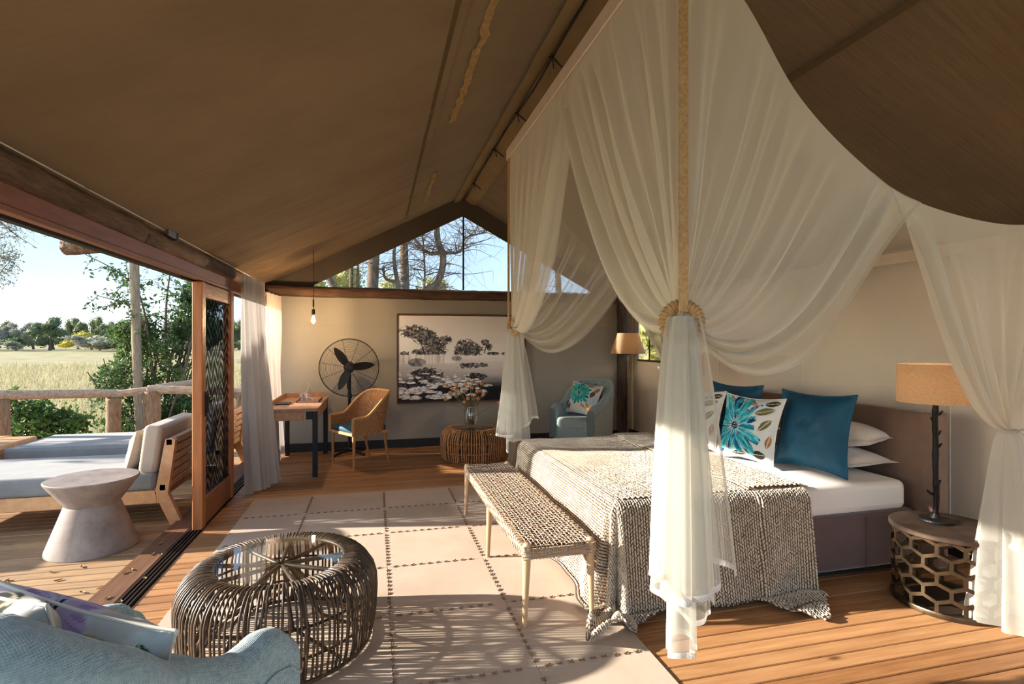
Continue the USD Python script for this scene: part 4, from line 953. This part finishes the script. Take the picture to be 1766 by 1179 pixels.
pf = thing('framed_print', 'large black and white photograph of a lily-covered lagoon in a thin brown frame', 'picture', (1.24, YB - .012, 1.262))
pw, ph = 1.88, 1.26; nw, nhh = 330, 222
col = lake_print(nw, nhh).reshape(-1, 3)
gx, gz = np.meshgrid(np.linspace(-pw / 2 + .015, pw / 2 - .015, nw), np.linspace(ph / 2 - .015, -ph / 2 + .015, nhh))
part(pf, 'print', grid(np.stack([gx, gx * 0 - .018, gz], -1), flip=False), painted('photo_print', .5), True, col=col, label='black and white lagoon photograph')
part(pf, 'backing', rbox(pw - .01, .010, ph - .01, (0, -.010, 0), .002), m_darklog)
m_frame = wood('brown_frame', C(86, 54, 38), C(112, 74, 52), grain=(1, 8, 8))
for sz_ in (-1, 1): part(pf, 'frame_side', rbox(pw + .01, .028, .022, (0, -.016, sz_ * ph / 2), .003), m_frame)
for sx_ in (-1, 1): part(pf, 'frame_side', rbox(.022, .028, ph, (sx_ * pw / 2, -.016, 0), .003), m_frame)
# vase of dried flowers
vs_t = .40 + .013
va = thing('glass_vase', 'clear glass vase standing on the tan rattan side table', 'vase', (1.20, 6.90, vs_t))
part(va, 'vase_body', lathe([(.001, .004), (.07, 0), (.092, .03), (.105, .11), (.098, .19), (.074, .245), (.082, .262), (.076, .262), (.068, .245), (.092, .19), (.098, .11), (.086, .034), (.001, .012)], 40), m_crystal, True)
bq = thing('dried_flowers', 'loose bunch of dried round seed heads standing in the glass vase', 'flowers', (1.20, 6.90, vs_t + .014))
m_stem = M('dry_stem', C(150, 140, 92), .8, C(120, 110, 70), vs=10, rand=.2)
m_ball = M('peach_seed_head', C(214, 168, 124), .9, C(190, 136, 92), vs=70, bump=.6, bs=150, bdist=.004, rand=.2)
rg = np.random.default_rng(5)
for k in range(30):
    a, sp = rg.uniform(0, 2 * PI), rg.uniform(.05, .32); hgt = rg.uniform(.30, .60) - sp * .35 + .05
    tip = np.array([sp * math.cos(a) * 1.15 + .02, sp * math.sin(a) * .7, hgt]); b0 = np.array([rg.uniform(-.04, .04), rg.uniform(-.04, .04), .0])
    mid = np.array([tip[0] * .22 + b0[0] * .3, tip[1] * .22, hgt * .5])
    p = spline([b0, mid, tip], 10)
    part(bq, 'stem', tube(p, .0022, 5), m_stem, True)
    if k < 26:
        part(bq, 'seed_head', T(trimesh.creation.icosphere(2, rg.uniform(.019, .027)), tip), m_ball, True)
part(bq, 'dry_grass', cat(*[tube(spline([(rg.uniform(-.04, .04), rg.uniform(-.04, .04), .02), (rg.uniform(-.05, .05), rg.uniform(-.05, .05), .2), (rg.uniform(-.15, .15), rg.uniform(-.1, .1), rg.uniform(.28, .40))], 8), .0012, 4) for _ in range(50)]), m_stem, kind='stuff')

# ------------------------------------------------------------------ armchairs (one model, two chairs)
m_tweed = M('blue_tweed', C(166, 188, 190), .9, C(142, 167, 171), vs=60, weave=.45, weave_scale=1300, sheen=.4, spec=.15)
m_leg = wood('pale_leg', C(168, 134, 100), C(190, 156, 120), grain=(10, 10, 1))
def armchair(name, label, loc, rz, tuft=True):
    th = thing(name, label, 'armchair', loc, rz)
    W, D = .70, .72; n = 170
    pth, s = shell_path(W - .12, D - .10, .13, n); pth = pth + [0, .0]
    nr_ = np.gradient(pth, axis=0); nr_ = np.stack([nr_[:, 1], -nr_[:, 0]], 1); nr_ /= np.linalg.norm(nr_, axis=1, keepdims=True)
    if nr_[0, 0] < 0: nr_ = -nr_
    e = np.minimum(s, 1 - s) * 2; tot = np.hypot(*np.diff(pth, axis=0).T).sum(); dist = e / 2 * tot
    top = .63 + .03 * sm(dist / .12) - .03 * sm((dist - .12) / .12) + .15 * np.clip((dist - .15) / .32, 0, 1) ** 1.2 + .20 * sm((dist - .40) / .26)
    top = top - .035 * (1 - sm(dist / .05))
    hw = .055 + .022 * sm((dist - .4) / .25)
    zi = np.linspace(0, 1, 26); rows = []; btn = []
    L = tot / 2
    bt = [(L + q * .135, zf) for zf in (.90, .66) for q in (-1.5, -.5, .5, 1.5)] + [(L + q * .135, .78) for q in (-1, 0, 1)] + [(sgn_, zf) for sgn_ in (.18, .34, tot - .18, tot - .34) for zf in (.62,)] + [(sgn_, .54) for sgn_ in (.26, tot - .26)]
    arc = s * tot
    for k in range(n):
        zt = top[k]; rad = hw[k]; ring = []
        lean = .16 * sm((dist[k] - .40) / .25)
        def at(d_, z):
            q = pth[k] + nr_[k] * d_ + np.array([0, lean * max(0, z - .40)]); return (q[0], q[1], z)
        for z in np.linspace(.19, zt - rad, 8): ring.append(at(rad, z))
        for t in np.linspace(.25, PI - .25, 9): ring.append(at(rad * math.cos(t), zt - rad + rad * math.sin(t)))
        for z in np.linspace(zt - rad, .34, 26):
            dent = 0.0
            if tuft:
                for sb, zb_ in bt:
                    dd = ((arc[k] - sb) ** 2 + ((z - zb_) * 1.0) ** 2)
                    if dd < .02: dent += .042 * math.exp(-dd / .0012) + .010 * math.exp(-dd / .005)
            ring.append(at(-rad - (.014 if tuft else 0) + dent, z))
        ring.append(at(-rad + .02, .19))
        rows.append(ring)
    rows = np.array(rows); gm = grid(rows, wrap=True)
    m_ = rows.shape[1]; caps = []
    for base in (0, (n - 1) * m_):
        c0 = len(gm.vertices) + len(caps); caps.append(rows.reshape(-1, 3)[base:base + m_].mean(0))
    f2 = []
    for ci, base in enumerate((0, (n - 1) * m_)):
        for k in range(m_):
            a, b = base + k, base + (k + 1) % m_; f2.append((len(gm.vertices) + ci, a, b)); f2.append((len(gm.vertices) + ci, b, a))
    shell = trimesh.Trimesh(np.vstack([gm.vertices, caps]), np.vstack([gm.faces, f2]), process=False)
    bs_ = part(th, 'backrest_shell', shell, m_tweed, 55, label='wrap-around back and arms')
    part(bs_, 'piping', tube(rows[:, 6] + np.c_[nr_ * .003, np.zeros(n)], .005, 6), m_tweed, True)
    if tuft:
        for sb, zb_ in bt:
            k = int(np.argmin(np.abs(arc - sb))); lean = .16 * sm((dist[k] - .40) / .25)
            if zb_ > top[k] - .06: continue
            q = pth[k] + nr_[k] * (-hw[k] + .022) + np.array([0, lean * max(0, zb_ - .40)])
            part(bs_, 'button', T(trimesh.creation.icosphere(1, .012), (q[0], q[1], zb_)), m_tweed, True)
    part(th, 'seat_base', soft_box(W - .10, D - .14, .18, (0, -.02, .265), .03), m_tweed, 40)
    part(th, 'seat_cushion', soft_box(W - .24, D - .16, .15, (0, -.055, .405), .05), m_tweed, 40)
    for x, y_ in ((.27, -.28), (-.27, -.28), (.25, .27), (-.25, .27)):
        part(th, 'leg', tube([(x * 1.03, y_ * 1.05, 0), (x, y_, .19)], [.016, .026], 4), m_leg)
    return th
armchair('armchair', 'pale blue button-tufted armchair against the back wall by the standing lamp', (2.78, 7.03, 0), -48.7)
armchair('armchair', 'blue tweed armchair seen from behind in the near corner beside the deck opening', (-.675, 1.645, .0095), 151.1)
cushion('floral_cushion', 'white cushion with turquoise bloom sitting in the far tufted armchair', (2.82, 7.05, .48 + .225), -46, -20, .47, .46, .16, m_print, 9, paint=floral(1), piping=m_pipe, n=110, roll=8)
cushion('floral_cushion', 'white cushion with green leaf print on the seat of the near tweed armchair', (-.725, 1.605, .665), 160, -20, .48, .46, .17, m_print, 12, paint=floral(3), piping=m_pipe, n=120, roll=-17)
cushion('floral_cushion', 'lilac and sage floral cushion at the back of the near tweed armchair', (-.90, 1.62, .72), 150, -22, .48, .47, .17, m_print, 14, paint=floral(2), piping=m_pipe, n=120, roll=-6)

# ------------------------------------------------------------------ curtains on the left
m_voile = M('white_voile', C(198, 190, 184), .9, transl=.25, spec=.1, bump=.15, bs=40)
def curtain(name, label, t0, t1, b0, b1, zt, seed, folds):
    t = np.linspace(0, 1, 240); v = np.linspace(0, 1, 40); Vv, Tt = np.meshgrid(v, t, indexing='ij')
    t0, t1, b0, b1 = map(np.array, (t0, t1, b0, b1))
    a = t0 + (t1 - t0) * Tt[..., None]; b = b0 + (b1 - b0) * Tt[..., None]
    P = a + (b - a) * (Vv ** 1.3)[..., None]
    nm = np.array([1.0, 0, 0]); ph = 2 * PI * folds * (Tt + .04 * np.sin(Vv * 3 + Tt * 9)) + seed
    P = P + ((.020 + .035 * Vv) * (np.sin(ph) + .4 * np.sin(1.7 * ph + 2)))[..., None] * nm
    zb = .01 + .008 * np.sin(Tt * 9); z = zt + (zb - zt) * Vv
    Q = np.concatenate([P[..., :2] if P.shape[-1] == 3 else P, z[..., None]], -1)
    th = thing(name, label, 'curtain')
    part(th, 'drape', grid(Q), m_voile, True)
    H = Q[:6].copy(); H[..., 2] += .05
    part(th, 'heading', grid(np.stack([Q[0] + [0, 0, .045], Q[0], Q[2]], 0) + [.004, 0, 0]), m_voile, True)
curtain('curtain', 'white voile curtain pulled back beside the open screen door', (-1.27, 5.78, 0), (-1.22, 6.50, 0), (-1.21, 5.74, 0), (-1.03, 6.22, 0), 2.12, .3, 7)
curtain('curtain', 'sunlit white voile curtain in the far left corner behind the desk', (-1.29, 7.02, 0), (-1.24, 7.66, 0), (-1.26, 6.98, 0), (-1.20, 7.70, 0), 2.06, 1.3, 5)
solo('wall_box', rbox(.05, .24, .15, (XR - .026, 5.70, 1.80), .01), M('cream_plastic', C(226, 206, 176), .5), 'small cream box fixed high on the canvas wall behind the jute ring', 'wall box')
# ------------------------------------------------------------------ the deck outside
m_conc = M('grey_concrete', C(146, 134, 126), .7, C(120, 108, 102), vs=7, bump=.12, bs=20)
solo('deck_stool', T(lathe([(.001, 0), (.285, 0), (.287, .008), (.176, .318), (.168, .332), (.176, .345), (.288, .505), (.290, .516), (.283, .522), (.001, .522)], 72), (-2.03, 4.63, -.02)), m_conc, 'grey hourglass concrete side table standing on the deck', 'side table', 30)
m_teak = wood('oiled_teak', C(186, 138, 94), C(212, 166, 120), grain=(4, 4, 4), rough=.55)
m_out = M('grey_canvas_cushion', C(132, 134, 134), .9, C(122, 124, 124), vs=5, bump=.1, bs=15, sheen=.2, spec=.15)
m_taupe = M('taupe_canvas_cushion', C(176, 160, 142), .9, bump=.2, bs=14, sheen=.2, spec=.15)
def lounger(label, loc):
    th = thing('sun_lounger', label, 'sun lounger', loc, 0, 'loungers on the deck')
    L, W = 1.95, .92
    for y_ in (.02, W - .02): part(th, 'side_rail', rbox(L - .05, .035, .11, (-L / 2 - .02, y_, .235), .005), m_teak)
    for x in (-L + .02, -.08): part(th, 'end_rail', rbox(.035, W, .10, (x, W / 2, .235), .005), m_teak)
    for k in range(7): part(th, 'slat', rbox(.09, W - .06, .02, (-L + .2 + k * .24, W / 2, .278), .004), m_teak)
    for y_ in (.05, W - .05): part(th, 'leg', rbox(.07, .07, .24, (-L + .10, y_, .12), .005), m_teak)
    prof_ = Polygon([(.035, 0), (.125, 0), (.02, .26), (.075, .70), (.045, .72), (.0, .71), (-.075, .27), (-.06, .22)])
    for y_ in (0, W - .05): part(th, 'back_post', plate(prof_, .055, 'xz', y_), m_teak)
    for z in (.685, .31): part(th, 'back_rail', rbox(.05, W, .055, (.03 if z > .5 else -.02, W / 2, z), .005), m_teak)
    for k in range(4): part(th, 'back_slat', rbox(.018, W - .08, .055, (.0 + .012 * k, W / 2, .38 + .075 * k), .004), m_teak)
    part(th, 'mattress', soft_box(L - .03, W, .15, (-L / 2 - .06, W / 2, .365), .035), m_out, 40, label='thick grey mattress')
    part(th, 'back_cushion', place(soft_box(.14, W - .02, .40, (0, 0, 0), .04), (-.12, W / 2, .625), 0, 0, 7), m_taupe, 40)
    m, *_ = pillow(.42, .36, .15, 26, seed=4)
    part(th, 'pillow', place(m, (-.285, .30, .60), -90, -14), m_taupe, True)
    return th
l0 = lounger('grey cushioned teak sun lounger nearest the open door, beside the concrete stool', (-1.70, 5.06, -.02))
copy(l0, 'sun_lounger', 'second grey cushioned teak sun lounger, the one next to the log railing', (-1.66, 6.52, -.02), 0, 'loungers on the deck', 'sun lounger')
m_rail = M('railing_log', C(150, 122, 98), .8, C(190, 164, 138), vs=5, stretch=(2, 8, 8), bump=.5, bs=16, bdist=.012, detail=6)
m_raild = M('railing_post', C(112, 88, 66), .8, C(150, 122, 94), vs=5, stretch=(8, 8, 2), bump=.5, bs=16, bdist=.012, detail=6)
rl = thing('deck_railing', 'rustic log railing on round posts along the far edge of the deck', 'railing')
pts = [(-4.10, 7.32), (-3.36, 8.2), (-2.93, 8.26), (-1.85, 8.3), (-2.78, 9.7)]
for (x, y_), r, top_ in zip(pts, (.075, .085, .105, .075, .07), (.86, .78, .84, .80, .82)):
    part(rl, 'post', logmesh((x, y_, -1.0), (x, y_, top_), r, 40, int(x * -10)), m_raild, True)
for a, b, r in (((-5.6, 6.3, .93), (-4.05, 7.38, .90), .055), ((-4.12, 7.25, .905), (-3.32, 8.24, .82), .055), ((-3.40, 8.17, .80), (-2.90, 8.28, .855), .05), ((-2.98, 8.24, .86), (-1.7, 8.32, .80), .055), ((-2.93, 8.3, .87), (-2.76, 9.8, .86), .05)):
    part(rl, 'rail', logmesh(a, b, r, 40, int(a[1] * 7)), m_rail, True)
db = thing('deck_bench', 'chunky raw timber bench built along the outer edge of the deck', 'bench')
for k, x in enumerate((-3.82, -4.13)): part(db, 'seat_board', rbox(.30, 2.6, .055, (x, 5.85 + .14 * k, .425), .008), m_teak)
part(db, 'front_board', rbox(.05, 2.56, .16, (-3.70, 5.83, .318), .006), m_teak)
for y_ in (4.8, 6.9): part(db, 'leg', rbox(.14, .14, .42, (-3.95, y_, .19), .008), m_raild)
solo('tall_pole', logmesh((-3.74, 10.1, -1.0), (-3.86, 10.1, 3.3), .068, 60, 9), M('grey_pole', C(128, 112, 92), .85, C(160, 142, 118), vs=5, stretch=(8, 8, 1), bump=.5, bs=14, bdist=.01), 'tall bare grey pole standing upright in front of the leafy bush', 'pole', True)
m_dry = M('dry_leaf', C(186, 150, 92), .8, C(150, 110, 62), vs=20, rand=.3)
lf = None; rg = np.random.default_rng(31)
for k in range(34):
    x, y_ = (rg.uniform(-2.9, -1.5), rg.uniform(2.6, 5.0)) if k < 26 else (rg.uniform(-1.62, -1.40), rg.uniform(3.2, 4.8))
    if math.hypot(x + 2.03, y_ - 4.63) < .34: continue
    z = -.0195 if x < -1.63 else .0075
    if lf is None:
        t = np.linspace(-1, 1, 7)
        P = np.array([[(q * .022, s * .009 * (1 - q * q) ** .7, .001 + .005 * abs(s) + .003 * q * q) for s in (-1, 0, 1)] for q in t])
        lf = thing('fallen_leaf', 'small dry fallen leaf lying on the deck boards', 'leaf', (x, y_, z), 0, 'dry leaves on the deck')
        part(lf, 'blade', slab(P, .0008), m_dry)
    else: copy(lf, 'fallen_leaf', 'small dry fallen leaf lying on the deck boards', (x, y_, z), rg.uniform(0, 360), 'dry leaves on the deck', 'leaf')

# ------------------------------------------------------------------ bush, trees and grassland
m_bark = M('grey_bark', C(86, 72, 60), .9, C(120, 104, 88), vs=6, stretch=(4, 4, 1), bump=.6, bs=14, bdist=.02)
def leaf_mat(name, a, b): return M(name, a, .5, b, vs=1.4, transl=.35, spec=.35)
m_leaf = leaf_mat('green_leaves', C(58, 86, 42), C(100, 128, 62))
m_leafd = leaf_mat('dark_leaves', C(62, 90, 50), C(106, 130, 74))
m_leafp = leaf_mat('pale_leaves', C(150, 150, 84), C(190, 186, 120))
m_leafs = leaf_mat('sage_leaves', C(104, 116, 78), C(138, 146, 104))
m_leafg = leaf_mat('grey_leaves', C(132, 134, 118), C(160, 160, 144))
m_leafo = leaf_mat('olive_leaves', C(92, 108, 74), C(120, 132, 96))
m_leafy = leaf_mat('yellow_leaves', C(176, 168, 60), C(200, 190, 90))
def leaves(p, rg, L, W, droop=.3):
    n = len(p); d = rg.normal(0, 1, (n, 3)); d[:, 2] -= droop; d /= np.linalg.norm(d, axis=1, keepdims=True)
    w = np.cross(d, rg.normal(0, 1, (n, 3))); w /= np.linalg.norm(w, axis=1, keepdims=True); nn = np.cross(d, w)
    s = rg.uniform(.6, 1.25, (n, 1)); l, w_ = L * s, W * s
    V = np.stack([p, p + d * l * .45 + w * w_ + nn * w_ * .35, p + d * l, p + d * l * .45 - w * w_ + nn * w_ * .35], 1)
    F = np.array([[0, 1, 2], [0, 2, 3]])[None] + 4 * np.arange(n)[:, None, None]
    return trimesh.Trimesh(V.reshape(-1, 3), F.reshape(-1, 3), process=False)
def shrub(name, label, base, crowns, n_tw, per, L, W, mat, seed, cat_='bush', r0=.03, arms=()):
    """base point, crowns [(centre, radii)]: stems run into the crowns, twigs leave them, leaves sit on the twigs."""
    rg = np.random.default_rng(seed); th = thing(name, label, cat_); base = np.array(base, float)
    lp, stems, twigs = [], [], []
    for c, r in crowns:
        c, r = np.array(c, float), np.array(r, float)
        for k in range(max(2, int(n_tw / 14))):
            tip = c + r * rg.normal(0, .45, 3); mid = base * .45 + tip * .55 + rg.normal(0, .12, 3) * r.mean()
            st = spline([base + rg.normal(0, .04, 3), mid, tip], 16); stems.append(tube(st, np.linspace(r0, r0 * .25, 16), 5))
        for k in range(n_tw):
            q = rg.normal(0, 1, 3); q /= np.linalg.norm(q); p1 = c + r * q * rg.uniform(.35, 1.0) ** .5
            p0 = c + (p1 - c) * rg.uniform(.2, .6); p1 = p1 + [0, 0, -.08 * r[2]]
            tw = spline([p0, (p0 + p1) / 2 + [0, 0, .12 * r[2]], p1], 8); twigs.append(tube(tw, np.linspace(r0 * .22, r0 * .08, 8), 4, cap=False))
            t = rg.uniform(.1, 1, per); lp.append(np.stack([np.interp(t * 7, np.arange(8), tw[:, i]) for i in range(3)], 1) + rg.normal(0, L * .5, (per, 3)))
    for pth_, r_, dens in arms:
        a = spline(pth_, 24); stems.append(tube(a, np.linspace(r_, r_ * .25, 24), 6))
        for q in range(int(dens)):
            i = rg.integers(5, 24); p0 = a[i]; p1 = p0 + rg.normal(0, 1, 3) * [.22, .22, .12] + [0, 0, -.03]
            twigs.append(tube([p0, (p0 + p1) / 2, p1], [.006, .004, .003], 4, cap=False)); t = rg.uniform(.1, 1, 12)[:, None]; lp.append(p0 + (p1 - p0) * t + rg.normal(0, L * .45, (12, 3)))
    for s in stems: part(th, 'stem', s, m_bark, True)
    part(th, 'twigs', cat(twigs), m_bark, kind='stuff')
    part(th, 'foliage', leaves(np.vstack(lp), rg, L, W), mat, kind='stuff')
    return th
shrub('leafy_shrub', 'big dark green shrub rising behind the railing around the tall pole', (-3.75, 10.6, -1.0),
      [((-3.55, 10.6, 1.05), (.62, .6, .85)), ((-4.25, 10.5, .85), (.55, .6, .75)), ((-3.25, 10.9, 1.9), (.42, .5, .75)), ((-4.05, 10.7, 1.6), (.45, .4, .45)), ((-3.3, 10.5, .2), (.6, .5, .6)), ((-3.9, 10.4, .1), (.7, .5, .6)), ((-2.95, 10.8, 2.45), (.36, .5, .5))], 62, 34, .075, .019, m_leafd, 3,
      arms=[([(-3.7, 10.5, .9), (-3.85, 10.4, 2.2), (-4.1, 10.3, 2.62), (-4.62, 10.2, 2.95)], .02, 26), ([(-3.6, 10.6, 1.0), (-3.9, 10.3, 2.0), (-4.45, 10.2, 2.28)], .018, 22), ([(-3.5, 10.6, .6), (-3.55, 10.6, 2.0), (-3.42, 10.6, 3.2)], .028, 30), ([(-3.4, 10.6, 1.2), (-3.2, 10.8, 2.5), (-2.9, 10.8, 3.1)], .02, 30)])
shrub('leafy_shrub', 'low green bush behind the railing post at the far left above the timber bench', (-4.9, 9.2, -1.0), [((-4.95, 9.2, .25), (.55, .5, .62)), ((-4.45, 9.3, .15), (.40, .45, .60)), ((-5.1, 9.2, -.35), (.7, .5, .5))], 55, 30, .085, .024, m_leaf, 5)
shrub('leafy_shrub', 'low straggly green bush below the log railing', (-3.5, 9.4, -1.0), [((-3.55, 9.3, -.35), (.65, .4, .5)), ((-2.9, 9.4, -.25), (.6, .4, .5)), ((-4.1, 9.2, -.45), (.4, .35, .35))], 36, 22, .075, .02, m_leaf, 7)
shrub('overhanging_tree', 'bare-twigged tree with tiny pale leaves reaching in at the upper left of the opening', (-8.4, 10.6, -1.0), [((-6.0, 10.5, 3.45), (.7, .7, .6)), ((-5.85, 10.4, 2.75), (.34, .4, .5))], 70, 16, .034, .013, m_leafg, 9, 'tree', .014, arms=[([(-8.4, 10.6, 1.0), (-8.0, 10.6, 3.2), (-7.0, 10.5, 3.9), (-6.2, 10.4, 3.7), (-5.6, 10.4, 3.2)], .04, 30)])
m_grass = M('dry_grassland', C(176, 166, 132), .95, C(148, 142, 108), vs=.35, detail=8, spec=.05, bump=.4, bs=3, bdist=.1)
solo('grassland', grid(np.array([[(x, y_, -1.02) for x in np.linspace(-700, 700, 30)] for y_ in np.linspace(-300, 900, 30)]), flip=True), m_grass, 'flat plain of dry golden grass stretching away from the deck', 'grassland', kind='structure')
rg = np.random.default_rng(12); nb = 26000
yb = 9.5 + 60 * rg.random(nb) ** 1.8; xb = -yb * rg.uniform(.22, .80, nb); gd = rg.normal(0, .16, (nb, 2)); gh = rg.uniform(.25, .6, nb); wv = rg.uniform(0, PI, nb)
p0 = np.stack([xb, yb, np.full(nb, -1.03)], 1); wd = np.stack([np.cos(wv), np.sin(wv), 0 * wv], 1) * (.004 + .0006 * yb)[:, None]; tip = p0 + np.stack([gd[:, 0] * gh * 2, gd[:, 1] * gh * 2, gh], 1)
solo('tall_grass', trimesh.Trimesh(np.stack([p0 - wd, p0 + wd, tip], 1).reshape(-1, 3), np.arange(nb * 3).reshape(-1, 3), process=False), M('straw', C(190, 180, 146), .9, C(164, 156, 118), vs=.6, transl=.3, spec=.1), 'pale standing grass on the plain beyond the railing', 'grass', kind='stuff')
def far_tree(name, label, x, y_, h, w, mat, seed, group=None, trunk=True, cat_='tree', nl=2200, leaf=.42):
    rg = np.random.default_rng(seed); th = thing(name, label, cat_, (x, y_, -1.02), 0, group)
    if trunk: part(th, 'trunk', tube(spline([(0, 0, 0), (rg.normal(0, .03) * w, 0, h * .4), (0, 0, h * .8)], 8), np.linspace(h * .035, h * .012, 8), 6), m_bark, True)
    P = []; ms = []
    for k in range(13):
        c = np.array([rg.uniform(-.36, .36) * w, rg.uniform(-.3, .3) * w, h * rg.uniform(.20 if trunk else .25, .78)]); r = np.array([w * rg.uniform(.10, .20), w * rg.uniform(.10, .20), h * rg.uniform(.10, .19)])
        q = rg.normal(0, 1, (nl // 13, 3)); q /= np.linalg.norm(q, axis=1, keepdims=True); P.append(c + q * r * rg.uniform(.75, 1.12, (nl // 13, 1)))
        s = trimesh.creation.icosphere(2, 1.0); v = s.vertices; v = v * (.85 + .5 * (meshkit.noise(v * 2.5 + k, seed) - .5)[:, None]); ms.append((c + v * r * .9, s.faces))
    part(th, 'crown', cat(leaves(np.vstack(P), rg, leaf, leaf * .4, 0), *ms), mat, kind='stuff')
    return th
rg = np.random.default_rng(44)
lab = ['grey-green round tree in the far tree line', 'sage coloured spreading tree in the far tree line', 'dull green tree in the far tree line']
for row, (yv, n_, x0, x1) in enumerate(((186, 14, -150, -22), (206, 14, -160, -20), (226, 14, -172, -26))):
    for k in range(n_):
        x = x0 + (x1 - x0) * (k + .5 * (row % 2)) / (n_ - 1) + rg.uniform(-1.5, 1.5)
        far_tree('distant_tree', 'hazy tree of the far tree line across the plain', x, yv + rg.uniform(-3, 3), rg.uniform(8, 11.5) + 1.2 * row, rg.uniform(9, 10.5), (m_leafs, m_leafg, m_leafo, m_leafs)[(k + row) % 4], 100 + k + 20 * row, 'far tree line')  # sage, grey and olive leaf tones put haze into the far trees
for k in (0, 1, 2, 3, 4, 7, 8, 9, 10):
    far_tree('distant_scrub', 'low grey-green scrub along the foot of the far tree line', -136 + 10.6 * k, 172 + rg.uniform(-2, 2), rg.uniform(2.8, 4.2), rg.uniform(7.5, 9), (m_leafg, m_leafs)[k % 2], 300 + k, 'far scrub', trunk=False, cat_='bush', nl=1100, leaf=.3)
shrub('shade_tree', 'unseen leafy tree added beside the deck to shade the loungers', (-7.3, 7.3, -1.0), [((-6.9, 7.15, 2.35), (.8, .72, 1.2))], 190, 30, .10, .032, m_leaf, 17, 'tree', .06)  # tree added out of view to keep sun off loungers and curtain
far_tree('grey_bush', 'wide rounded grey bush standing out on the plain', -68, 158, 5.0, 17, m_leafg, 61, trunk=False, cat_='bush', nl=1800, leaf=.35)
far_tree('green_bush', 'small dark green bush on the plain beside the grey bush', -96, 176, 4.6, 7, m_leafd, 62, trunk=False, cat_='bush', nl=900, leaf=.3)
far_tree('yellow_bush', 'yellowish bush on the plain behind the grey bush', -78, 172, 6.2, 13, m_leafy, 63, trunk=False, cat_='bush', nl=900, leaf=.3)
# trees seen through the gable window
def trunk_tree(label, paths, seed, ntw=40, fol=0, mat=None):
    rg = np.random.default_rng(seed); th = thing('woodland_tree', label, 'tree'); tw, lp = [], []
    for i, (p, r) in enumerate(paths):
        a = spline(p, 40); rr = np.linspace(r, r * (.62 if i == 0 else .35), 40)
        part(th, 'trunk' if i == 0 else 'branch', tube(a, rr, 10), m_bark, True)
        for q in range(ntw):
            k = rg.integers(12 if i == 0 else 4, 40); b = a[k]; L = rg.uniform(.3, 1.3); d = rg.normal(0, 1, 3); d[2] = abs(d[2]) * .5; d /= np.linalg.norm(d)
            if i == 0 and b[2] < 2.2: continue
            e1 = b + d * L; pt = spline([b, b + d * L * .5 + rg.normal(0, .08, 3), e1 + rg.normal(0, .12, 3)], 9); tw.append(tube(pt, np.linspace(.011, .003, 9), 4, cap=False))
            for z in range(4):
                s = pt[rg.integers(3, 9)]; f = s + rg.normal(0, .22, 3); tw.append(tube([s, (s + f) / 2 + rg.normal(0, .03, 3), f], [.004, .003, .002], 3, cap=False)); lp.append(f + rg.normal(0, .08, (5, 3)))
    if tw: part(th, 'twigs', cat(tw), m_bark, kind='stuff')
    if fol: part(th, 'foliage', leaves(np.vstack(lp), rg, .05, .016), mat, kind='stuff')
trunk_tree('thick straight grey trunk seen through the left half of the gable window', [([(-.12, 13, -1), (-.10, 13, 2), (-.02, 13, 4), (.1, 13.2, 7.5)], .17)], 1, 10)
trunk_tree('second straight trunk in the gable window with a bare forked limb', [([(.72, 13.2, -1), (.70, 13.2, 2.2), (.66, 13.2, 4.2), (.75, 13.2, 7.5)], .13), ([(.72, 13.1, 2.0), (.50, 13, 2.9), (.42, 13, 3.6), (.55, 13, 4.4)], .07), ([(.50, 13, 2.9), (.22, 13, 3.0), (.18, 13, 3.3)], .045)], 2, 16)
trunk_tree('crooked tree with a snaking limb near the middle of the gable window', [([(.95, 12.8, -1), (1.02, 12.8, 2.3), (1.42, 12.8, 2.9), (1.55, 12.8, 3.5), (1.40, 12.8, 4.2), (1.55, 12.8, 6.5)], .10), ([(1.50, 12.8, 3.62), (1.15, 12.8, 3.62), (.80, 12.8, 4.0), (.55, 12.8, 4.1)], .045), ([(1.50, 12.8, 3.60), (1.95, 12.8, 3.66), (2.1, 12.8, 4.0), (2.6, 12.8, 4.15)], .035), ([(1.1, 12.9, 2.35), (1.12, 12.9, 3.4), (1.0, 12.9, 4.8)], .03)], 3, 46)
trunk_tree('leaning slim trunk at the left corner of the gable window', [([(-.55, 13.4, -1), (-.78, 13.4, 2.2), (-1.2, 13.4, 3.4), (-1.7, 13.4, 6)], .09)], 4, 20, 1, m_leafp)
trunk_tree('pair of slim dark trunks at the left of the gable window', [([(-.62, 14, -1), (-.60, 14, 2.5), (-.56, 14, 5)], .065), ([(-.42, 14, -1), (-.44, 14, 2.5), (-.40, 14, 5)], .06)], 5, 14, 1, m_leafs)
trunk_tree('leafy twig tree at the right of the gable window', [([(4.4, 13, -1), (4.5, 13, 3), (4.1, 13, 5.5)], .09), ([(4.45, 13, 4.2), (3.6, 13, 4.65), (2.9, 13, 4.3)], .03)], 6, 34, 1, m_leafs)
for k, (x, y_, h, w) in enumerate(((2.2, 30, 7.0, 5.2), (5.4, 40, 6.6, 5.2), (-3.6, 36, 9.0, 6.0), (10.8, 44, 6.4, 5.0))):
    far_tree('pale_tree', ('tall pale yellow-green tree behind the crooked limb in the gable window', 'lower pale tree right of the gable window strip', 'pale tree behind the slim trunks at the left of the gable window', 'pale tree hidden low at the right end of the gable window')[k], x, y_, h, w, m_leafp, 70 + k, nl=5200, leaf=.14)
far_tree('garden_tree', 'sunny green tree outside the small side window', 9.5, 13.5, 5.0, 5.0, m_leafp, 91, nl=2400, leaf=.2)
stage.SetDefaultPrim(stage.GetPrimAtPath('/World'))
